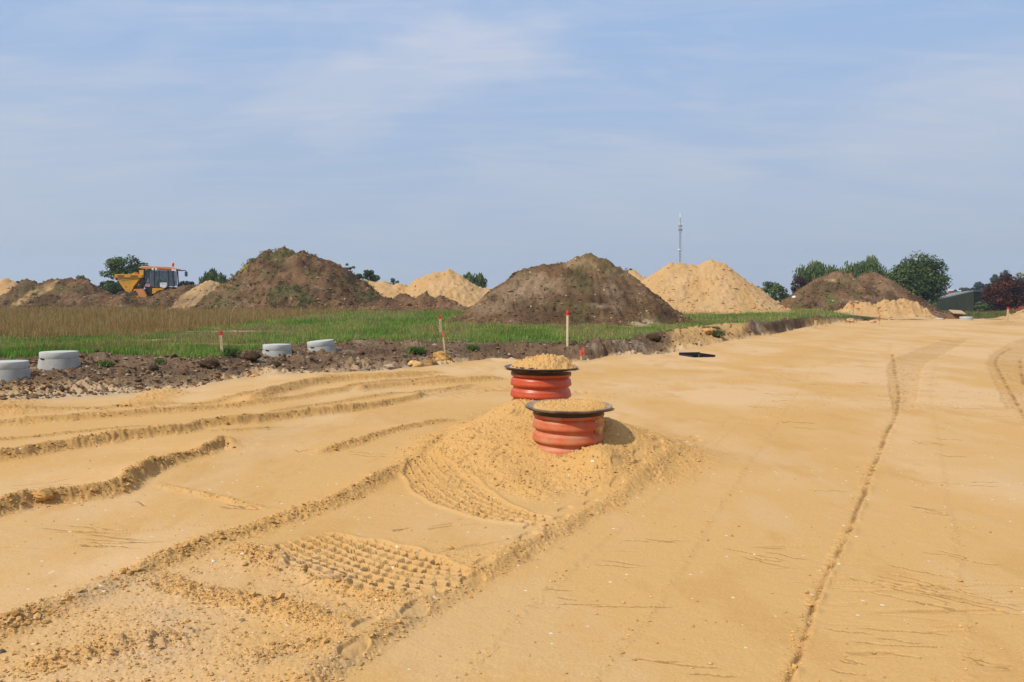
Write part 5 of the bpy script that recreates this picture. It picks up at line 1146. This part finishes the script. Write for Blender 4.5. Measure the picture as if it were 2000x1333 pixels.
weed(791, 697, 9, 'single dark green seedling on the bank slope', 145, 80); weed(925, 683, 22, 'green weed hanging over the washed clay bank', 146); weed(1400, 655, 30, 'dull green weed in the sandy bank', 147, 260, ((.10, .12, .04), (.13, .14, .05)))
weed(1690, 624, 26, 'grey green weed tuft on the rubble left of the marker stick', 148, 400, ((.09, .11, .05), (.12, .13, .06)), .12); weed(321, 763, 7, 'tiny green sprout beside the upright sand lump', 149, 60)
# loose crumbs and grit on the sand: uncountable
def grit(n, q0, q1, y0, y1, seed, smin, smax, keep, cols):
    r = np.random.default_rng(seed); q = r.uniform(q0, q1, n); y = 1.0 / r.uniform(1 / y1, 1 / y0, n); x = (q - 1000) / F * y
    i = np.clip(np.searchsorted(rr, np.hypot(x, y)), 1, len(rr) - 1); j = np.clip(np.searchsorted(th, np.arctan2(x, y)), 1, len(th) - 1)
    lo = G.loose[i, j]; z = G.H[i, j]; dt = G.dirt[i, j]; m = keep(lo, dt, r.random(n)); x, y, z = x[m], y[m], z[m]; n = len(x)
    s = smin * (smax / smin) ** r.random(n) ** 2.2; 
    o6 = np.array([(1, 0, 0), (0, 1, 0), (-1, 0, 0), (0, -1, 0), (0, 0, 1), (0, 0, -1)], float); tri = np.array([(0, 1, 4), (1, 2, 4), (2, 3, 4), (3, 0, 4), (1, 0, 5), (2, 1, 5), (3, 2, 5), (0, 3, 5)])
    a = r.uniform(0, 6.28, n); o = o6[None] * (1 + r.normal(0, .22, (n, 6, 3))); X_ = o[..., 0] * np.cos(a)[:, None] - o[..., 1] * np.sin(a)[:, None]; Y_ = o[..., 0] * np.sin(a)[:, None] + o[..., 1] * np.cos(a)[:, None]
    V = np.stack([X_, Y_ * .8, o[..., 2] * .7], -1) * s[:, None, None] + np.stack([x, y, z + s * .25], 1)[:, None]
    f = (np.arange(n)[:, None, None] * 6 + tri[None]).reshape(-1, 3); c = np.array(cols)[r.integers(0, len(cols), n)] * r.uniform(.8, 1.2, (n, 1))
    return V.reshape(-1, 3), f, np.repeat(c[:, None], 6, 1).reshape(-1, 3)
v, f, c = grit(300000, -150, 2150, 2.9, 14, 91, .0025, .013, lambda lo, dt, r: r < (lo ** 1.3) * .6 + .006, [C_SAND, C_LOOSE, C_LOOSE * .9, C_SAND * 1.05, C_LIGHT])
o = link('sand_crumbs', np_mesh('sand_crumbs', v, f, c, False), M_FINE); setprops(o, 'loose crumbs of sand along the ruts and ridges', 'sand crumbs', kind='stuff')
v, f, c = grit(60000, -150, 1750, 11, 40, 92, .012, .07, lambda lo, dt, r: r < dt * .5, [C_DIRT, C_DIRT * 1.3, C_CLAY * .8, C_DIRT2, C_DIRT])
o = link('soil_crumbs', np_mesh('soil_crumbs', v, f, c, False), M_CLOD); setprops(o, 'crumbs and gravel on the dug soil bank', 'soil crumbs', kind='stuff')
v, f, c = grit(1500, -150, 2150, 2.9, 16, 93, .0018, .005, lambda lo, dt, r: r < .2 + lo, [(.6, .55, .48), (.5, .44, .36), (.7, .66, .6)])
o = link('grit', np_mesh('grit', v, f, c, False), M_CLOD); setprops(o, 'tiny pale pebbles strewn over the sand', 'grit', kind='stuff')

def lumps(n, q0, q1, y0, y1, seed, smin, smax, keep, cols):
    r = np.random.default_rng(seed); q = r.uniform(q0, q1, n); y = 1.0 / r.uniform(1 / y1, 1 / y0, n); x = (q - 1000) / F * y
    i = np.clip(np.searchsorted(rr, np.hypot(x, y)), 1, len(rr) - 1); j = np.clip(np.searchsorted(th, np.arctan2(x, y)), 1, len(th) - 1)
    lo = G.loose[i, j]; z = G.H[i, j]; mo = G.moist[i, j]; m = keep(lo, mo, r.random(n), G.dirt[i, j]); x, y, z = x[m], y[m], z[m]; n = len(x); s = smin * (smax / smin) ** r.random(n) ** 3.0
    t_ = (1 + 5 ** .5) / 2; iv = np.array([(-1, t_, 0), (1, t_, 0), (-1, -t_, 0), (1, -t_, 0), (0, -1, t_), (0, 1, t_), (0, -1, -t_), (0, 1, -t_), (t_, 0, -1), (t_, 0, 1), (-t_, 0, -1), (-t_, 0, 1)]) / 1.9
    tri = np.array([(0, 11, 5), (0, 5, 1), (0, 1, 7), (0, 7, 10), (0, 10, 11), (1, 5, 9), (5, 11, 4), (11, 10, 2), (10, 7, 6), (7, 1, 8), (3, 9, 4), (3, 4, 2), (3, 2, 6), (3, 6, 8), (3, 8, 9), (4, 9, 5), (2, 4, 11), (6, 2, 10), (8, 6, 7), (9, 8, 1)])
    o = iv[None] * (1 + r.normal(0, .30, (n, 12, 1))); a = r.uniform(0, 6.28, n)
    o = o * np.stack([r.uniform(.8, 1.3, n), r.uniform(.6, 1, n), r.uniform(.45, .8, n)], 1)[:, None]
    X_ = o[..., 0] * np.cos(a)[:, None] - o[..., 1] * np.sin(a)[:, None]; Y_ = o[..., 0] * np.sin(a)[:, None] + o[..., 1] * np.cos(a)[:, None]
    V = np.stack([X_, Y_, o[..., 2]], -1) * s[:, None, None] + np.stack([x, y, z + s * .15], 1)[:, None]
    f = (np.arange(n)[:, None, None] * 12 + tri[None]).reshape(-1, 3); c = np.array(cols)[r.integers(0, len(cols), n)] * r.uniform(.82, 1.1, (n, 1))
    return V.reshape(-1, 3), f, np.repeat(c[:, None], 12, 1).reshape(-1, 3)
v, f, c = lumps(120000, -150, 2150, 3.0, 16, 95, .006, .024, lambda lo, mo, r, dt: (r < lo ** 1.6 * .10 + mo * lo * .25), [C_SAND, C_LOOSE, C_LOOSE * 1.05, C_SAND * .95])
o = link('sand_lumps', np_mesh('sand_lumps', v, f, c, False), M_FINE); setprops(o, 'small broken lumps of sand fallen along the ruts and the mound', 'sand lumps', kind='stuff')
v2_, f2_, c2_ = lumps(200000, -150, 1200, 3.0, 18, 99, .008, .028, lambda lo, mo, r, dt: r < np.clip(mo - .25, 0, 1) * lo * .3, [C_LOOSE * .9, C_LOOSE * .8, C_MOIST * 1.4, C_LOOSE])
v = np.concatenate([v, v2_]); f = np.concatenate([f, f2_ + len(v) - len(v2_)]); c = np.concatenate([c, c2_]); bpy.data.objects.remove(o)
o = link('sand_lumps', np_mesh('sand_lumps', v, f, c, False), M_FINE); setprops(o, 'small broken lumps of sand fallen along the ruts and the mound', 'sand lumps', kind='stuff')
v, f, c = lumps(40000, -150, 1750, 11.5, 45, 96, .018, .085, lambda lo, mo, r, dt: r < dt * .13, [C_DIRT, C_DIRT * 1.15, C_DIRT2 * 1.2, C_DIRT * 1.3, C_DIRT, C_CLAY * .6])
o = link('soil_lumps', np_mesh('soil_lumps', v, f, c, False), M_CLOD); setprops(o, 'turned lumps of soil and clay along the dug bank', 'soil lumps', kind='stuff')

# ------------------------------------------------------------------ haze over the whole site
hb = MB(); hb.box((0, 0, 31.0), (2700, 2700, 66.0)); M_HZ = bpy.data.materials.new('haze'); M_HZ.use_nodes = True; nt = M_HZ.node_tree; nt.nodes.clear()
ho = N(nt, 'ShaderNodeOutputMaterial'); hv = N(nt, 'ShaderNodeVolumePrincipled'); hv.inputs['Density'].default_value = 0.0005; hv.inputs['Color'].default_value = (.80, .88, 1.0, 1); hv.inputs['Anisotropy'].default_value = 0.2
nt.links.new(hv.outputs[0], ho.inputs['Volume']); hzo = hb.build('haze', M_HZ); setprops(hzo, 'thin pale haze over the site', 'haze', kind='stuff')
